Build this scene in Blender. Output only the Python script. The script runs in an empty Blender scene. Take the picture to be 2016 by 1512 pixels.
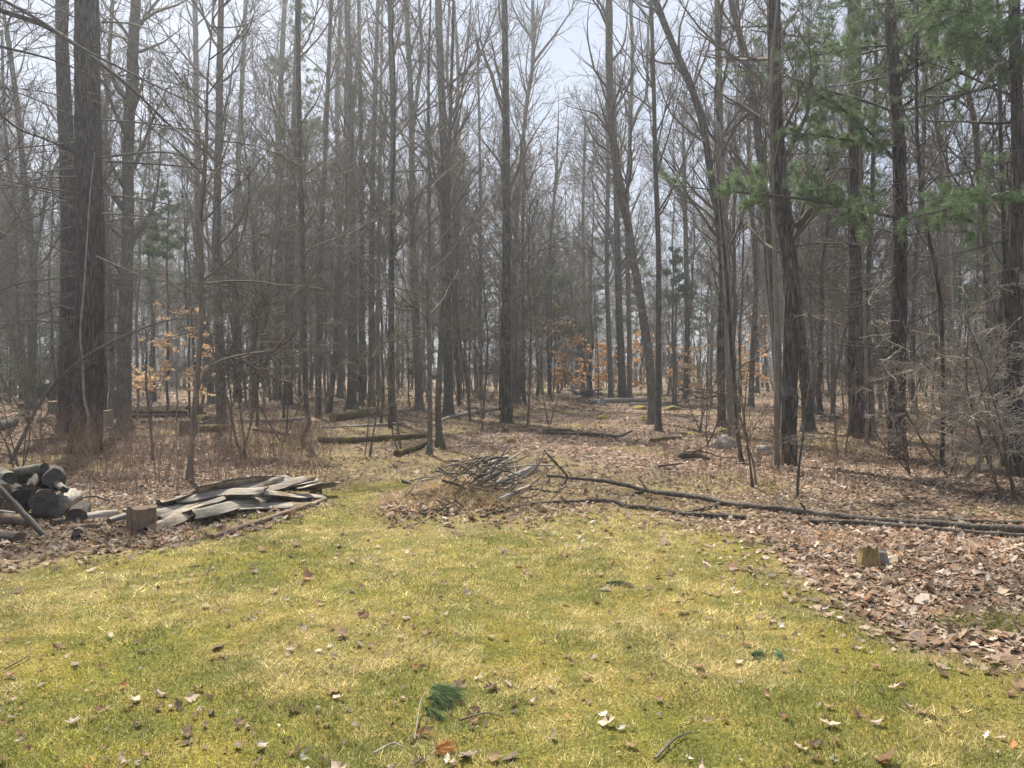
import bpy, math
import numpy as np

# ------------------------------------------------------------------ camera, sky, sun, exposure
S = bpy.context.scene
COL = S.collection
F, CX, HY, EYE = 1523.0, 1008.0, 740.0, 1.6        # focal length and horizon in photograph pixels (2016 x 1512)
cam_d = bpy.data.cameras.new('camera'); cam = bpy.data.objects.new('camera', cam_d); COL.objects.link(cam)
cam_d.sensor_width = 36.0; cam_d.lens = 36.0 * F / 2016.0
cam_d.shift_y = -(756.0 - HY) / 2016.0
cam_d.clip_start = 0.05; cam_d.clip_end = 2000
cam.location = (0, 0, EYE); cam.rotation_euler = (math.radians(90), 0, 0)
S.camera = cam

SUN_EL, SUN_AZ = math.radians(56), math.radians(-22)   # ahead of the camera, to the left, behind thin cloud
w = bpy.data.worlds.new('World'); S.world = w; w.use_nodes = True
nt = w.node_tree; nt.nodes.clear()
wo = nt.nodes.new('ShaderNodeOutputWorld'); bg = nt.nodes.new('ShaderNodeBackground')
sky = nt.nodes.new('ShaderNodeTexSky'); sky.sky_type = 'NISHITA'; sky.sun_disc = False
sky.sun_elevation = SUN_EL; sky.sun_rotation = SUN_AZ; sky.air_density = 1.0; sky.dust_density = 1.0
tc = nt.nodes.new('ShaderNodeTexCoord'); mp = nt.nodes.new('ShaderNodeMapping')
mp.inputs['Scale'].default_value = (2.2, 2.2, 5.0)
cn = nt.nodes.new('ShaderNodeTexNoise'); cn.inputs['Scale'].default_value = 1.3; cn.inputs['Detail'].default_value = 6; cn.inputs['Roughness'].default_value = 0.55
cr = nt.nodes.new('ShaderNodeValToRGB'); cr.color_ramp.elements[0].position = 0.30; cr.color_ramp.elements[1].position = 0.56
cr.color_ramp.elements[0].color = (0.55, 0.55, 0.55, 1); cr.color_ramp.elements[1].color = (1, 1, 1, 1)
mx = nt.nodes.new('ShaderNodeMix'); mx.data_type = 'RGBA'
mx.inputs['B'].default_value = (5.5, 6.0, 7.2, 1)
L = nt.links.new
L(tc.outputs['Generated'], mp.inputs['Vector']); L(mp.outputs['Vector'], cn.inputs['Vector']); L(cn.outputs['Fac'], cr.inputs['Fac'])
L(cr.outputs['Color'], mx.inputs['Factor']); L(sky.outputs['Color'], mx.inputs['A']); L(mx.outputs['Result'], bg.inputs['Color'])
bg.inputs['Strength'].default_value = 0.05
L(bg.outputs['Background'], wo.inputs['Surface'])

sd = bpy.data.lights.new('sun', 'SUN'); so = bpy.data.objects.new('sun', sd); COL.objects.link(so)
sd.energy = 5.0; sd.angle = math.radians(2.0); sd.color = (1.0, 0.92, 0.79)
so.rotation_euler = (math.radians(90) - SUN_EL, 0, math.pi - SUN_AZ)   # light travels from ahead-left down towards the camera
so.location = (-20, 40, 40)

S.view_settings.view_transform = 'Standard'; S.view_settings.look = 'None'
S.view_settings.exposure = 1.28; S.view_settings.gamma = 1.0; S.view_settings.use_curve_mapping = False
S.cycles.max_bounces = 3; S.cycles.diffuse_bounces = 1; S.cycles.glossy_bounces = 1; S.cycles.transmission_bounces = 3
S.cycles.volume_bounces = 0; S.cycles.transparent_max_bounces = 4
S.cycles.use_denoising = True; S.cycles.use_adaptive_sampling = True; S.cycles.adaptive_threshold = 0.04

# ------------------------------------------------------------------ numeric helpers
RNG = np.random.default_rng(11)
def nrm(v): return v / (np.linalg.norm(v, axis=-1, keepdims=True) + 1e-9)
def sstep(a, b, x):
    t = np.clip((np.asarray(x, float) - a) / (b - a), 0, 1); return t * t * (3 - 2 * t)
def _h(i, j, k, s):
    n = (i.astype(np.int64) * 374761393 + j.astype(np.int64) * 668265263 + k.astype(np.int64) * 2147483647 + s * 974711) & 0x7fffffff
    n = ((n ^ (n >> 13)) * 1274126177) & 0x7fffffff
    return ((n ^ (n >> 16)) & 0xffff) / 65535.0
def vnoise(x, y, z=None, s=0):
    x = np.asarray(x, float); y = np.asarray(y, float); z = np.zeros_like(x) if z is None else np.asarray(z, float)
    x, y, z = np.broadcast_arrays(x, y, z)
    i, j, k = np.floor(x), np.floor(y), np.floor(z); u, v, q = x - i, y - j, z - k
    u, v, q = u*u*(3-2*u), v*v*(3-2*v), q*q*(3-2*q); r = 0
    for a in (0, 1):
        for b in (0, 1):
            for c in (0, 1):
                r = r + _h(i+a, j+b, k+c, s) * (u if a else 1-u) * (v if b else 1-v) * (q if c else 1-q)
    return r * 2 - 1
def fbm(x, y, s=0, o=3):
    return sum(vnoise(np.asarray(x)*2**i, np.asarray(y)*2**i, None, s+i) * 0.5**i for i in range(o))

BM = (-0.72, 9.45)                                   # brush mound centre
def hgt(x, y):
    x = np.asarray(x, float); y = np.asarray(y, float)
    z = 0.018 * vnoise(x*1.7, y*1.7, s=1) * sstep(2, 5, y) + 0.05 * vnoise(x*.55, y*.55, s=2) * sstep(7, 14, y)
    z = z + 0.16 * vnoise(x*.13, y*.13, s=3) * sstep(14, 30, y) + 0.35 * sstep(30, 65, y) + 3.5 * sstep(95, 260, y)
    z = z + 0.30 * np.exp(-((x-BM[0])**2/0.6 + (y-BM[1])**2/0.55))
    z = z + 0.10 * np.exp(-((x+3.3)**2/0.9 + (y-9.6)**2/1.2))
    return z
def gpx(px, py):
    d = EYE * F / (py - HY)
    for _ in range(60):
        x = (px - CX) / F * d
        d = 0.6*d + 0.4*np.clip((EYE - float(hgt(x, d))) * F / (py - HY), 1, 400)
    x = (px - CX) / F * d
    return np.array([x, d, float(hgt(x, d))])
def at(px, py, d): return np.array([(px - CX) / F * d, d, EYE + (HY - py) / F * d])

def spline(P, n):
    P = np.asarray(P, float); k = len(P)
    if k == 2:
        t = np.linspace(0, 1, n)[:, None]; return P[0] + (P[1]-P[0])*t
    seg = np.linalg.norm(np.diff(P[:, :3], axis=0), axis=1); c = np.r_[0, np.cumsum(seg)]
    m = np.zeros_like(P)
    m[1:-1] = (P[2:] - P[:-2]) / (c[2:] - c[:-2])[:, None]
    m[0] = (P[1]-P[0])/(c[1]-c[0]); m[-1] = (P[-1]-P[-2])/(c[-1]-c[-2])
    t = np.linspace(0, c[-1], n); i = np.clip(np.searchsorted(c, t, side='right')-1, 0, k-2)
    hh = (c[i+1]-c[i]); u = ((t-c[i])/hh)[:, None]; hh = hh[:, None]
    return (2*u**3-3*u**2+1)*P[i] + (u**3-2*u**2+u)*hh*m[i] + (-2*u**3+3*u**2)*P[i+1] + (u**3-u**2)*hh*m[i+1]

# ------------------------------------------------------------------ mesh builder
class Geo:
    def __init__(self): self.V=[]; self.Q=[]; self.T=[]; self.C=[]; self.n=0; self.QM=[]; self.TM=[]
    def add(self, V, Q=None, T=None, col=None, mi=0):
        V = np.asarray(V, np.float32).reshape(-1, 3); self.V.append(V)
        if Q is not None and len(Q): Q = np.asarray(Q).reshape(-1,4); self.Q.append(Q+self.n); self.QM.append(np.full(len(Q), mi, np.int32))
        if T is not None and len(T): T = np.asarray(T).reshape(-1,3); self.T.append(T+self.n); self.TM.append(np.full(len(T), mi, np.int32))
        if col is None: col = np.ones((len(V), 3), np.float32)
        self.C.append(np.broadcast_to(np.asarray(col, np.float32), (len(V), 3)))
        self.n += len(V); return self
    def mesh(self, name, mats, smooth=True, attr=False):
        V = np.concatenate(self.V); Q = np.concatenate(self.Q) if self.Q else np.zeros((0,4), int); T = np.concatenate(self.T) if self.T else np.zeros((0,3), int)
        me = bpy.data.meshes.new(name); nl = Q.size + T.size; npol = len(Q)+len(T)
        me.vertices.add(len(V)); me.vertices.foreach_set('co', V.ravel())
        me.loops.add(nl); me.loops.foreach_set('vertex_index', np.concatenate([Q.ravel(), T.ravel()]).astype(np.int32))
        me.polygons.add(npol)
        ls = np.concatenate([np.arange(len(Q))*4, Q.size + np.arange(len(T))*3]).astype(np.int32)
        me.polygons.foreach_set('loop_start', ls)
        me.polygons.foreach_set('material_index', np.concatenate(self.QM+self.TM) if npol else np.zeros(0, np.int32))
        if attr:
            a = me.attributes.new('tint', 'FLOAT_COLOR', 'POINT')
            a.data.foreach_set('color', np.c_[np.concatenate(self.C), np.ones(len(V))].astype(np.float32).ravel())
        for m in (mats if isinstance(mats, (list, tuple)) else [mats]): me.materials.append(m)
        me.update(calc_edges=True)
        me.polygons.foreach_set('use_smooth', np.full(npol, smooth))
        return me
    def obj(self, name, mats, parent=None, loc=None, smooth=True, attr=False):
        o = bpy.data.objects.new(name, self.mesh(name, mats, smooth, attr)); COL.objects.link(o)
        if parent is not None: o.parent = parent
        if loc is not None: o.location = loc
        return o

def ring_frames(P):
    t = np.empty_like(P); t[:, 1:-1] = P[:, 2:] - P[:, :-2]; t[:, 0] = P[:, 1]-P[:, 0]; t[:, -1] = P[:, -1]-P[:, -2]; t = nrm(t)
    m = nrm(P[:, -1]-P[:, 0]); ref = np.where(np.abs(m[:, :1]) < 0.7, np.array([[1., 0, 0]]), np.array([[0, 1., 0]]))
    ref = np.repeat(ref[:, None], P.shape[1], 1)
    a = nrm(np.cross(t, ref)); b = np.cross(t, a); return a, b
def tubes(g, P, R, sides=3, col=None, mi=0, cap=False):
    P = np.asarray(P, float); R = np.asarray(R, float)
    if P.ndim == 2: P = P[None]; R = R[None]
    N, M = R.shape
    if N == 0: return g
    a, b = ring_frames(P); th = np.arange(sides)*2*math.pi/sides
    V = P[:, :, None] + R[:, :, None, None]*(np.cos(th)[None, None, :, None]*a[:, :, None] + np.sin(th)[None, None, :, None]*b[:, :, None])
    base = (np.arange(N)*M*sides)[:, None, None] + (np.arange(M-1)*sides)[None, :, None] + np.arange(sides)[None, None]
    nx = (np.arange(N)*M*sides)[:, None, None] + (np.arange(M-1)*sides)[None, :, None] + ((np.arange(sides)+1) % sides)[None, None]
    Q = np.stack([base, nx, nx+sides, base+sides], -1).reshape(-1, 4)
    c = None if col is None else np.repeat(np.asarray(col, float), M*sides, 0)
    g.add(V.reshape(-1, 3), Q, None, c, mi)
    if cap:
        for e in (0, M-1):
            cv = np.concatenate([V[:, e], P[:, e][:, None]], 1); i0 = (np.arange(N)*(sides+1))[:, None]
            k = np.arange(sides)[None]; T = np.stack([i0+k, i0+(k+1) % sides, i0+sides+0*k], -1).reshape(-1, 3)
            if e == 0: T = T[:, ::-1]
            g.add(cv.reshape(-1, 3), None, T, None, mi)
    return g
UP = np.array([0, 0, 1.0])
def grow(rng, st, d, Ln, r0, r1, n, wob, trop=0.0):
    P = [st]; cur = d; N = len(st)
    for i in range(n):
        cur = nrm(cur + rng.normal(0, wob, (N, 3)) + np.multiply.outer(np.broadcast_to(trop, N), UP)); P.append(P[-1] + cur*(Ln/n)[:, None])
    t = np.linspace(0, 1, n+1)[None]
    return np.stack(P, 1), r0[:, None]*(1-t) + np.broadcast_to(r1, N)[:, None]*t
def spawn(rng, P, R, Ln, cnt, t0, t1, a0, a1, f0, f1, rf=0.6, rmin=0.002, flat=0.0):
    N, M = R.shape; pr = Ln/Ln.sum(); i = rng.choice(N, cnt, p=pr); t = rng.uniform(t0, t1, cnt)*(M-1); k = np.clip(t.astype(int), 0, M-2); u = (t-k)[:, None]
    p = P[i, k]*(1-u) + P[i, k+1]*u; tan = nrm(P[i, k+1]-P[i, k]); rr = R[i, k]*(1-u[:, 0]) + R[i, k+1]*u[:, 0]
    rv = rng.normal(0, 1, (cnt, 3)); rv[:, 2] *= (1-flat); perp = nrm(np.cross(tan, np.cross(rv, tan))); a = rng.uniform(a0, a1, cnt)[:, None]
    d = nrm(tan*np.cos(a) + perp*np.sin(a)); ln = Ln[i]*rng.uniform(f0, f1, cnt)*(1.1-0.6*t/(M-1))
    return p, d, ln, np.maximum(rr*rf, rmin)

# ------------------------------------------------------------------ tags
def tag(o, label=None, cat=None, group=None, kind=None):
    if label: o['label'] = label
    if cat: o['category'] = cat
    if group: o['group'] = group
    if kind: o['kind'] = kind
    return o
def empty(name, loc, label=None, cat=None, group=None):
    o = bpy.data.objects.new(name, None); o.empty_display_size = 0.2; COL.objects.link(o); o.location = loc
    return tag(o, label, cat, group)
def copy_tree(o, parent=None):
    c = o.copy(); COL.objects.link(c); c.parent = parent
    for ch in [x for x in KIDS.get(o.name, [])]: copy_tree(ch, c)
    return c
KIDS = {}

# ------------------------------------------------------------------ materials
def mat(name):
    m = bpy.data.materials.new(name); m.use_nodes = True; n = m.node_tree; n.nodes.clear()
    return m, n, (lambda t, **k: _nd(n, t, k))
def _nd(n, t, k):
    x = n.nodes.new('ShaderNode'+t)
    for a, v in k.items():
        if a.startswith('i_'): x.inputs[a[2:].replace('_', ' ')].default_value = v
        else: setattr(x, a, v)
    return x
def ramp(n, stops):
    r = n.nodes.new('ShaderNodeValToRGB'); e = r.color_ramp.elements
    while len(e) < len(stops): e.new(0.5)
    for x, (p, c) in zip(e, stops): x.position = p; x.color = (*c, 1)
    return r
def mixc(n, fac, a, b, mode='MIX'):
    m = n.nodes.new('ShaderNodeMix'); m.data_type = 'RGBA'; m.blend_type = mode
    for s, v in (('Factor', fac), ('A', a), ('B', b)):
        if hasattr(v, 'is_linked') or hasattr(v, 'links'): n.links.new(v, m.inputs[s])
        else: m.inputs[s].default_value = (*v, 1) if isinstance(v, tuple) else v
    return m.outputs['Result']

def bark(name, c0, c1, c2, sx=26.0, sz=4.0, bump=0.6, moss=0.0, lichen=0.25, plates=0.5):
    m, n, N = mat(name); lk = n.links.new
    out = N('OutputMaterial'); bs = N('BsdfPrincipled'); bs.inputs['Roughness'].default_value = 0.92; bs.inputs['Specular IOR Level'].default_value = 0.15
    tco = N('TexCoord'); oi = N('ObjectInfo')
    off = N('VectorMath', operation='ADD'); lk(tco.outputs['Object'], off.inputs[0]); lk(oi.outputs['Random'], off.inputs[1])
    mpp = N('Mapping'); mpp.inputs['Scale'].default_value = (sx, sx, sz); lk(off.outputs[0], mpp.inputs['Vector'])
    nz = N('TexNoise', i_Scale=1.0, i_Detail=5.0, i_Roughness=0.65); lk(mpp.outputs[0], nz.inputs['Vector'])
    mv = N('Mapping'); mv.inputs['Scale'].default_value = (sx*0.9, sx*0.9, sz*0.8); lk(off.outputs[0], mv.inputs['Vector'])
    dn = N('TexNoise', i_Scale=1.0, i_Detail=2.0); lk(mv.outputs[0], dn.inputs['Vector'])
    dm = N('VectorMath', operation='ADD'); lk(mv.outputs[0], dm.inputs[0]); lk(dn.outputs['Color'], dm.inputs[1])
    vo = N('TexVoronoi', feature='DISTANCE_TO_EDGE', i_Scale=1.0); lk(dm.outputs[0], vo.inputs['Vector'])
    cr_ = ramp(n, [(0.0, (0, 0, 0)), (0.22, (1, 1, 1))]); lk(vo.outputs['Distance'], cr_.inputs['Fac'])
    base = ramp(n, [(0.3, c0), (0.5, c1), (0.72, c2)]); lk(nz.outputs['Fac'], base.inputs['Fac'])
    col = mixc(n, plates, base.outputs['Color'], cr_.outputs['Color'], 'MULTIPLY')
    ln = N('TexNoise', i_Scale=3.2, i_Detail=6.0, i_Roughness=0.7); lk(off.outputs[0], ln.inputs['Vector'])
    lr = ramp(n, [(0.52, (0, 0, 0)), (0.66, (lichen,)*3)]); lk(ln.outputs['Fac'], lr.inputs['Fac'])
    col = mixc(n, lr.outputs['Color'], col, (0.24, 0.25, 0.22))
    hv = N('HueSaturation'); lk(col, hv.inputs['Color'])
    mr = N('MapRange'); mr.inputs['To Min'].default_value = 0.75; mr.inputs['To Max'].default_value = 1.3; lk(oi.outputs['Random'], mr.inputs['Value']); lk(mr.outputs[0], hv.inputs['Value'])
    col = hv.outputs['Color']
    if moss:
        sp = N('SeparateXYZ'); lk(tco.outputs['Object'], sp.inputs[0])
        ad = N('Math', operation='MULTIPLY_ADD'); lk(ln.outputs['Fac'], ad.inputs[0]); ad.inputs[1].default_value = -1.2; lk(sp.outputs['Z'], ad.inputs[2])
        m2 = N('MapRange'); m2.inputs['From Min'].default_value = -0.35; m2.inputs['From Max'].default_value = 0.15; m2.inputs['To Min'].default_value = moss; m2.inputs['To Max'].default_value = 0; lk(ad.outputs[0], m2.inputs['Value'])
        col = mixc(n, m2.outputs[0], col, (0.10, 0.105, 0.025))
    lk(col, bs.inputs['Base Color'])
    hm = N('Math', operation='MULTIPLY_ADD'); lk(cr_.outputs['Color'], hm.inputs[0]); hm.inputs[1].default_value = plates; lk(nz.outputs['Fac'], hm.inputs[2])
    bp = N('Bump', i_Strength=bump, i_Distance=0.03); lk(hm.outputs[0], bp.inputs['Height']); lk(bp.outputs[0], bs.inputs['Normal'])
    lk(bs.outputs[0], out.inputs[0]); return m
def attr_mat(name, trans=0.35, rough=0.8, ns=30.0, amt=0.3, dif=1.0):
    m, n, N = mat(name); lk = n.links.new
    out = N('OutputMaterial'); at_ = N('Attribute', attribute_name='tint')
    tco = N('TexCoord'); nz = N('TexNoise', i_Scale=ns, i_Detail=3.0); lk(tco.outputs['Object'], nz.inputs['Vector'])
    mr = N('MapRange'); mr.inputs['To Min'].default_value = 1-amt; mr.inputs['To Max'].default_value = 1+amt; lk(nz.outputs['Fac'], mr.inputs['Value'])
    hv = N('HueSaturation'); lk(at_.outputs['Color'], hv.inputs['Color']); lk(mr.outputs[0], hv.inputs['Value'])
    bs = N('BsdfPrincipled'); bs.inputs['Roughness'].default_value = rough; bs.inputs['Specular IOR Level'].default_value = 0.2; lk(hv.outputs[0], bs.inputs['Base Color'])
    if trans:
        tl = N('BsdfTranslucent'); lk(hv.outputs[0], tl.inputs['Color']); ms = N('MixShader', i_Fac=trans) if False else N('MixShader')
        ms.inputs[0].default_value = trans; lk(bs.outputs[0], ms.inputs[1]); lk(tl.outputs[0], ms.inputs[2]); lk(ms.outputs[0], out.inputs[0])
    else: lk(bs.outputs[0], out.inputs[0])
    return m
def simple(name, c0, c1, scale=8.0, stretch=(1, 1, 1), rough=0.85, bump=0.3, spots=None):
    m, n, N = mat(name); lk = n.links.new
    out = N('OutputMaterial'); bs = N('BsdfPrincipled'); bs.inputs['Roughness'].default_value = rough; bs.inputs['Specular IOR Level'].default_value = 0.2
    tco = N('TexCoord'); oi = N('ObjectInfo'); off = N('VectorMath', operation='ADD'); lk(tco.outputs['Object'], off.inputs[0]); lk(oi.outputs['Random'], off.inputs[1])
    mpp = N('Mapping'); mpp.inputs['Scale'].default_value = stretch; lk(off.outputs[0], mpp.inputs['Vector'])
    nz = N('TexNoise', i_Scale=scale, i_Detail=6.0, i_Roughness=0.65); lk(mpp.outputs[0], nz.inputs['Vector'])
    r = ramp(n, [(0.32, c0), (0.68, c1)]); lk(nz.outputs['Fac'], r.inputs['Fac']); col = r.outputs['Color']
    if spots:
        n2 = N('TexNoise', i_Scale=spots[1], i_Detail=5.0, i_Roughness=0.6); lk(off.outputs[0], n2.inputs['Vector'])
        r2 = ramp(n, [(spots[2], (0, 0, 0)), (spots[2]+0.1, (1, 1, 1))]); lk(n2.outputs['Fac'], r2.inputs['Fac']); col = mixc(n, r2.outputs['Color'], col, spots[0])
    hv = N('HueSaturation'); lk(col, hv.inputs['Color']); mr = N('MapRange'); mr.inputs['To Min'].default_value = 0.8; mr.inputs['To Max'].default_value = 1.25
    lk(oi.outputs['Random'], mr.inputs['Value']); lk(mr.outputs[0], hv.inputs['Value']); lk(hv.outputs[0], bs.inputs['Base Color'])
    bp = N('Bump', i_Strength=bump, i_Distance=0.02); lk(nz.outputs['Fac'], bp.inputs['Height']); lk(bp.outputs[0], bs.inputs['Normal'])
    lk(bs.outputs[0], out.inputs[0]); return m

B_PINE = bark('pine_bark', (0.048, 0.038, 0.034), (0.11, 0.087, 0.078), (0.19, 0.152, 0.135), 22, 3.2, 0.8, lichen=0.12, plates=0.6)
B_PINEM = bark('mossy_pine_bark', (0.048, 0.038, 0.034), (0.11, 0.087, 0.078), (0.19, 0.152, 0.135), 22, 3.2, 0.8, moss=0.85, lichen=0.12, plates=0.6)
B_GREY = bark('grey_bark', (0.07, 0.06, 0.05), (0.145, 0.125, 0.104), (0.23, 0.203, 0.17), 30, 5, 0.5, lichen=0.45, plates=0.35)
B_GREYM = bark('mossy_grey_bark', (0.07, 0.06, 0.05), (0.145, 0.125, 0.104), (0.23, 0.203, 0.17), 30, 5, 0.5, moss=0.5, lichen=0.45, plates=0.35)
B_DARK = bark('furrowed_dark_bark', (0.042, 0.036, 0.03), (0.108, 0.093, 0.078), (0.20, 0.175, 0.148), 18, 2.2, 1.0, lichen=0.3, plates=0.65)
B_PALE = bark('smooth_brown_bark', (0.12, 0.095, 0.075), (0.20, 0.165, 0.135), (0.29, 0.25, 0.21), 14, 3, 0.3, lichen=0.4, plates=0.15)
TWIG = simple('twig_bark', (0.075, 0.06, 0.045), (0.17, 0.14, 0.108), 9, bump=0.2)
TWIGD = simple('dead_limb_bark', (0.05, 0.045, 0.04), (0.13, 0.12, 0.105), 9, bump=0.2)
TWIGP = simple('pale_sunlit_twig_bark', (0.17, 0.145, 0.115), (0.40, 0.35, 0.28), 7, bump=0.2)  # pale bark, with backlight on the right-hand brush put into the colour
NEEDLE = attr_mat('pine_needles', 0.3, 0.6, 3.0, 0.25)
LEAFM = attr_mat('dry_leaves', 0.32, 0.75, 40.0, 0.25)
BEECH = attr_mat('beech_leaves', 0.45, 0.7, 10.0, 0.2)
GRASS = attr_mat('grass_blades', 0.4, 0.7, 2.0, 0.15)

# ------------------------------------------------------------------ the ground
lawn_px = [(-700, 1330), (0, 1172), (130, 1118), (300, 1082), (420, 1058), (560, 1020), (640, 985), (700, 958), (780, 958), (800, 1032), (900, 1046), (1000, 1028), (1150, 1012),
           (1330, 1028), (1480, 1055), (1600, 1108), (1700, 1180), (1850, 1252), (2016, 1330), (2600, 1560)]
LB = np.array([[(x-CX)/F*(EYE*F/(y-HY)), EYE*F/(y-HY)] for x, y in lawn_px])
POLY = np.r_[LB, [[6, -6], [-9, -6]]]
def lawn_sd(x, y):
    x = np.asarray(x, float); y = np.asarray(y, float); ins = np.zeros(x.shape, bool); dist = np.full(x.shape, 1e9)
    for i in range(len(POLY)):
        a, b = POLY[i], POLY[(i+1) % len(POLY)]
        c = ((a[1] > y) != (b[1] > y)) & (x < (b[0]-a[0])*(y-a[1])/(b[1]-a[1]+1e-12)+a[0]); ins ^= c
        ab = b-a; t = np.clip(((x-a[0])*ab[0]+(y-a[1])*ab[1])/(ab@ab), 0, 1)
        dist = np.minimum(dist, np.hypot(x-a[0]-t*ab[0], y-a[1]-t*ab[1]))
    return np.where(ins, dist, -dist)
def lawn_mask(x, y):
    return sstep(-0.6, 0.6, lawn_sd(x, y) + 0.55*fbm(np.asarray(x)*1.1, np.asarray(y)*1.1, 40, 4))
def meadow_mask(x, y):      # thin dry grass and moss in patches between the leaves
    m = sstep(0.05, 0.5, fbm(np.asarray(x)*.35, np.asarray(y)*.35, 60)) * 0.8
    a = np.exp(-((x+1.9)**2/1.3 + (y-11.8)**2/4.0)); b = np.exp(-((x-1.8)**2/4.0 + (y-9.6)**2/0.9)); c = np.exp(-((x-7.6)**2/3.5+(y-18.5)**2/9)); e = np.exp(-((x+4.5)**2/3+(y-17.5)**2/5))
    return np.clip(m + a + 0.9*b + 0.9*c + .6*e, 0, 1)

ys = np.concatenate([np.linspace(-6, 2.4, 8)[:-1], 2.4*np.exp(np.linspace(0, math.log(420/2.4), 250))])
us = np.linspace(-1, 1, 201); us = np.sign(us)*np.abs(us)**1.25
GX = us[None]*(np.abs(ys)[:, None]*0.95+9.0); GY = np.repeat(ys[:, None], len(us), 1); GZ = hgt(GX, GY)
g = Geo(); nr, nc = GX.shape; ii = (np.arange(nr-1)[:, None]*nc + np.arange(nc-1)[None]).ravel()
g.add(np.stack([GX, GY, GZ], -1).reshape(-1, 3), np.stack([ii, ii+1, ii+nc+1, ii+nc], -1), None, np.stack([lawn_mask(GX, GY), meadow_mask(GX, GY), 0*GX], -1).reshape(-1, 3))
m, n, N = mat('forest_floor'); lk = n.links.new
out = N('OutputMaterial'); bs = N('BsdfPrincipled'); bs.inputs['Roughness'].default_value = 0.95; bs.inputs['Specular IOR Level'].default_value = 0.1
geo_ = N('NewGeometry'); a_ = N('Attribute', attribute_name='tint'); sep = N('SeparateColor'); lk(a_.outputs['Color'], sep.inputs[0])
v1 = N('TexVoronoi', i_Scale=11.0, i_Randomness=1.0); wn = N('TexNoise', i_Scale=9.0, i_Detail=2.0); lk(geo_.outputs['Position'], wn.inputs['Vector'])
va = N('VectorMath', operation='MULTIPLY_ADD'); lk(wn.outputs['Color'], va.inputs[0]); va.inputs[1].default_value = (.12, .12, .12); lk(geo_.outputs['Position'], va.inputs[2]); lk(va.outputs[0], v1.inputs['Vector'])
vs = N('SeparateColor'); lk(v1.outputs['Color'], vs.inputs[0])
lr = ramp(n, [(0.0, (0.065, 0.044, 0.032)), (0.35, (0.135, 0.095, 0.07)), (0.7, (0.205, 0.155, 0.12)), (1.0, (0.31, 0.26, 0.215))]); lk(vs.outputs[0], lr.inputs['Fac'])
big = N('TexNoise', i_Scale=0.6, i_Detail=4.0); lk(geo_.outputs['Position'], big.inputs['Vector'])
br = ramp(n, [(0.35, (0.7, 0.66, 0.62)), (0.65, (1.15, 1.08, 1.05))]); lk(big.outputs['Fac'], br.inputs['Fac'])
litter = mixc(n, 1.0, lr.outputs['Color'], br.outputs['Color'], 'MULTIPLY')
g1 = N('TexNoise', i_Scale=2.2, i_Detail=7.0, i_Roughness=0.7); lk(geo_.outputs['Position'], g1.inputs['Vector'])
gr = ramp(n, [(0.25, (0.07, 0.08, 0.02)), (0.45, (0.13, 0.13, 0.035)), (0.56, (0.20, 0.165, 0.045)), (0.70, (0.25, 0.215, 0.10))]); lk(g1.outputs['Fac'], gr.inputs['Fac'])
g2 = N('TexNoise', i_Scale=60.0, i_Detail=4.0); lk(geo_.outputs['Position'], g2.inputs['Vector'])
gf = ramp(n, [(0.3, (0.45, 0.45, 0.4)), (0.7, (1.3, 1.3, 1.25))]); lk(g2.outputs['Fac'], gf.inputs['Fac'])
lawnc = mixc(n, 1.0, gr.outputs['Color'], gf.outputs['Color'], 'MULTIPLY')
md = mixc(n, 0.6, lawnc, (0.24, 0.19, 0.10))
mm = N('Math', operation='MULTIPLY'); lk(sep.outputs[1], mm.inputs[0]); mm.inputs[1].default_value = 0.7
c1 = mixc(n, mm.outputs[0], litter, md); c2 = mixc(n, sep.outputs[0], c1, lawnc)
lk(c2, bs.inputs['Base Color'])
hsum = N('Math', operation='ADD'); lk(v1.outputs['Distance'], hsum.inputs[0]); lk(g2.outputs['Fac'], hsum.inputs[1])
bp = N('Bump', i_Strength=0.6, i_Distance=0.04); lk(hsum.outputs[0], bp.inputs['Height']); lk(bp.outputs[0], bs.inputs['Normal']); lk(bs.outputs[0], out.inputs[0])
tag(g.obj('ground', m, attr=True), 'forest floor of leaf litter opening into a mossy yellow green lawn', kind='structure')

# ------------------------------------------------------------------ trees
def noisy_trunk(gm, P, R, sides, furrow, seed, flare=0.6, zbase=None, nf=14, mi=0):
    n = len(P); a, b = ring_frames(P[None]); th = np.arange(sides)*2*math.pi/sides
    s = np.r_[0, np.cumsum(np.linalg.norm(np.diff(P, axis=0), axis=1))][:, None]; c, sn = np.cos(th)[None], np.sin(th)[None]
    rr = R[:, None]*(1 + 0.06*vnoise(c*1.3+seed, sn*1.3+s*0.0, s*0.9, 5) + 0.04*vnoise(c*2.5+seed, sn*2.5, s*3.0, 6))
    fl = np.exp(-s/(0.9*R[0]+0.12)); rr = rr*(1 + flare*fl*(0.55+0.75*np.clip(vnoise(c*2.0+seed*3, sn*2.0, 0*s, 7)+0.3, 0, 2)))
    if furrow: 
        k = nf/(2*math.pi); wv = 0.35*vnoise(s*2.2, c*1.2, sn*1.2, 8)
        f = np.abs(vnoise((th[None]+wv)*k*1.0, s*1.6+seed, 0*s, 9))+0.5*np.abs(vnoise((th[None]+wv)*k*2, s*3.5, 0*s, 10)); rr = rr*(1+furrow*(np.clip(f, 0, 0.8)-0.4))
    V = P[:, None] + rr[..., None]*(np.cos(th)[None, :, None]*a[0][:, None] + np.sin(th)[None, :, None]*b[0][:, None])
    base = (np.arange(n-1)*sides)[:, None]+np.arange(sides)[None]; nx = (np.arange(n-1)*sides)[:, None]+((np.arange(sides)+1) % sides)[None]
    gm.add(V.reshape(-1, 3), np.stack([base, nx, nx+sides, base+sides], -1).reshape(-1, 4), None, None, mi)

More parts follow.
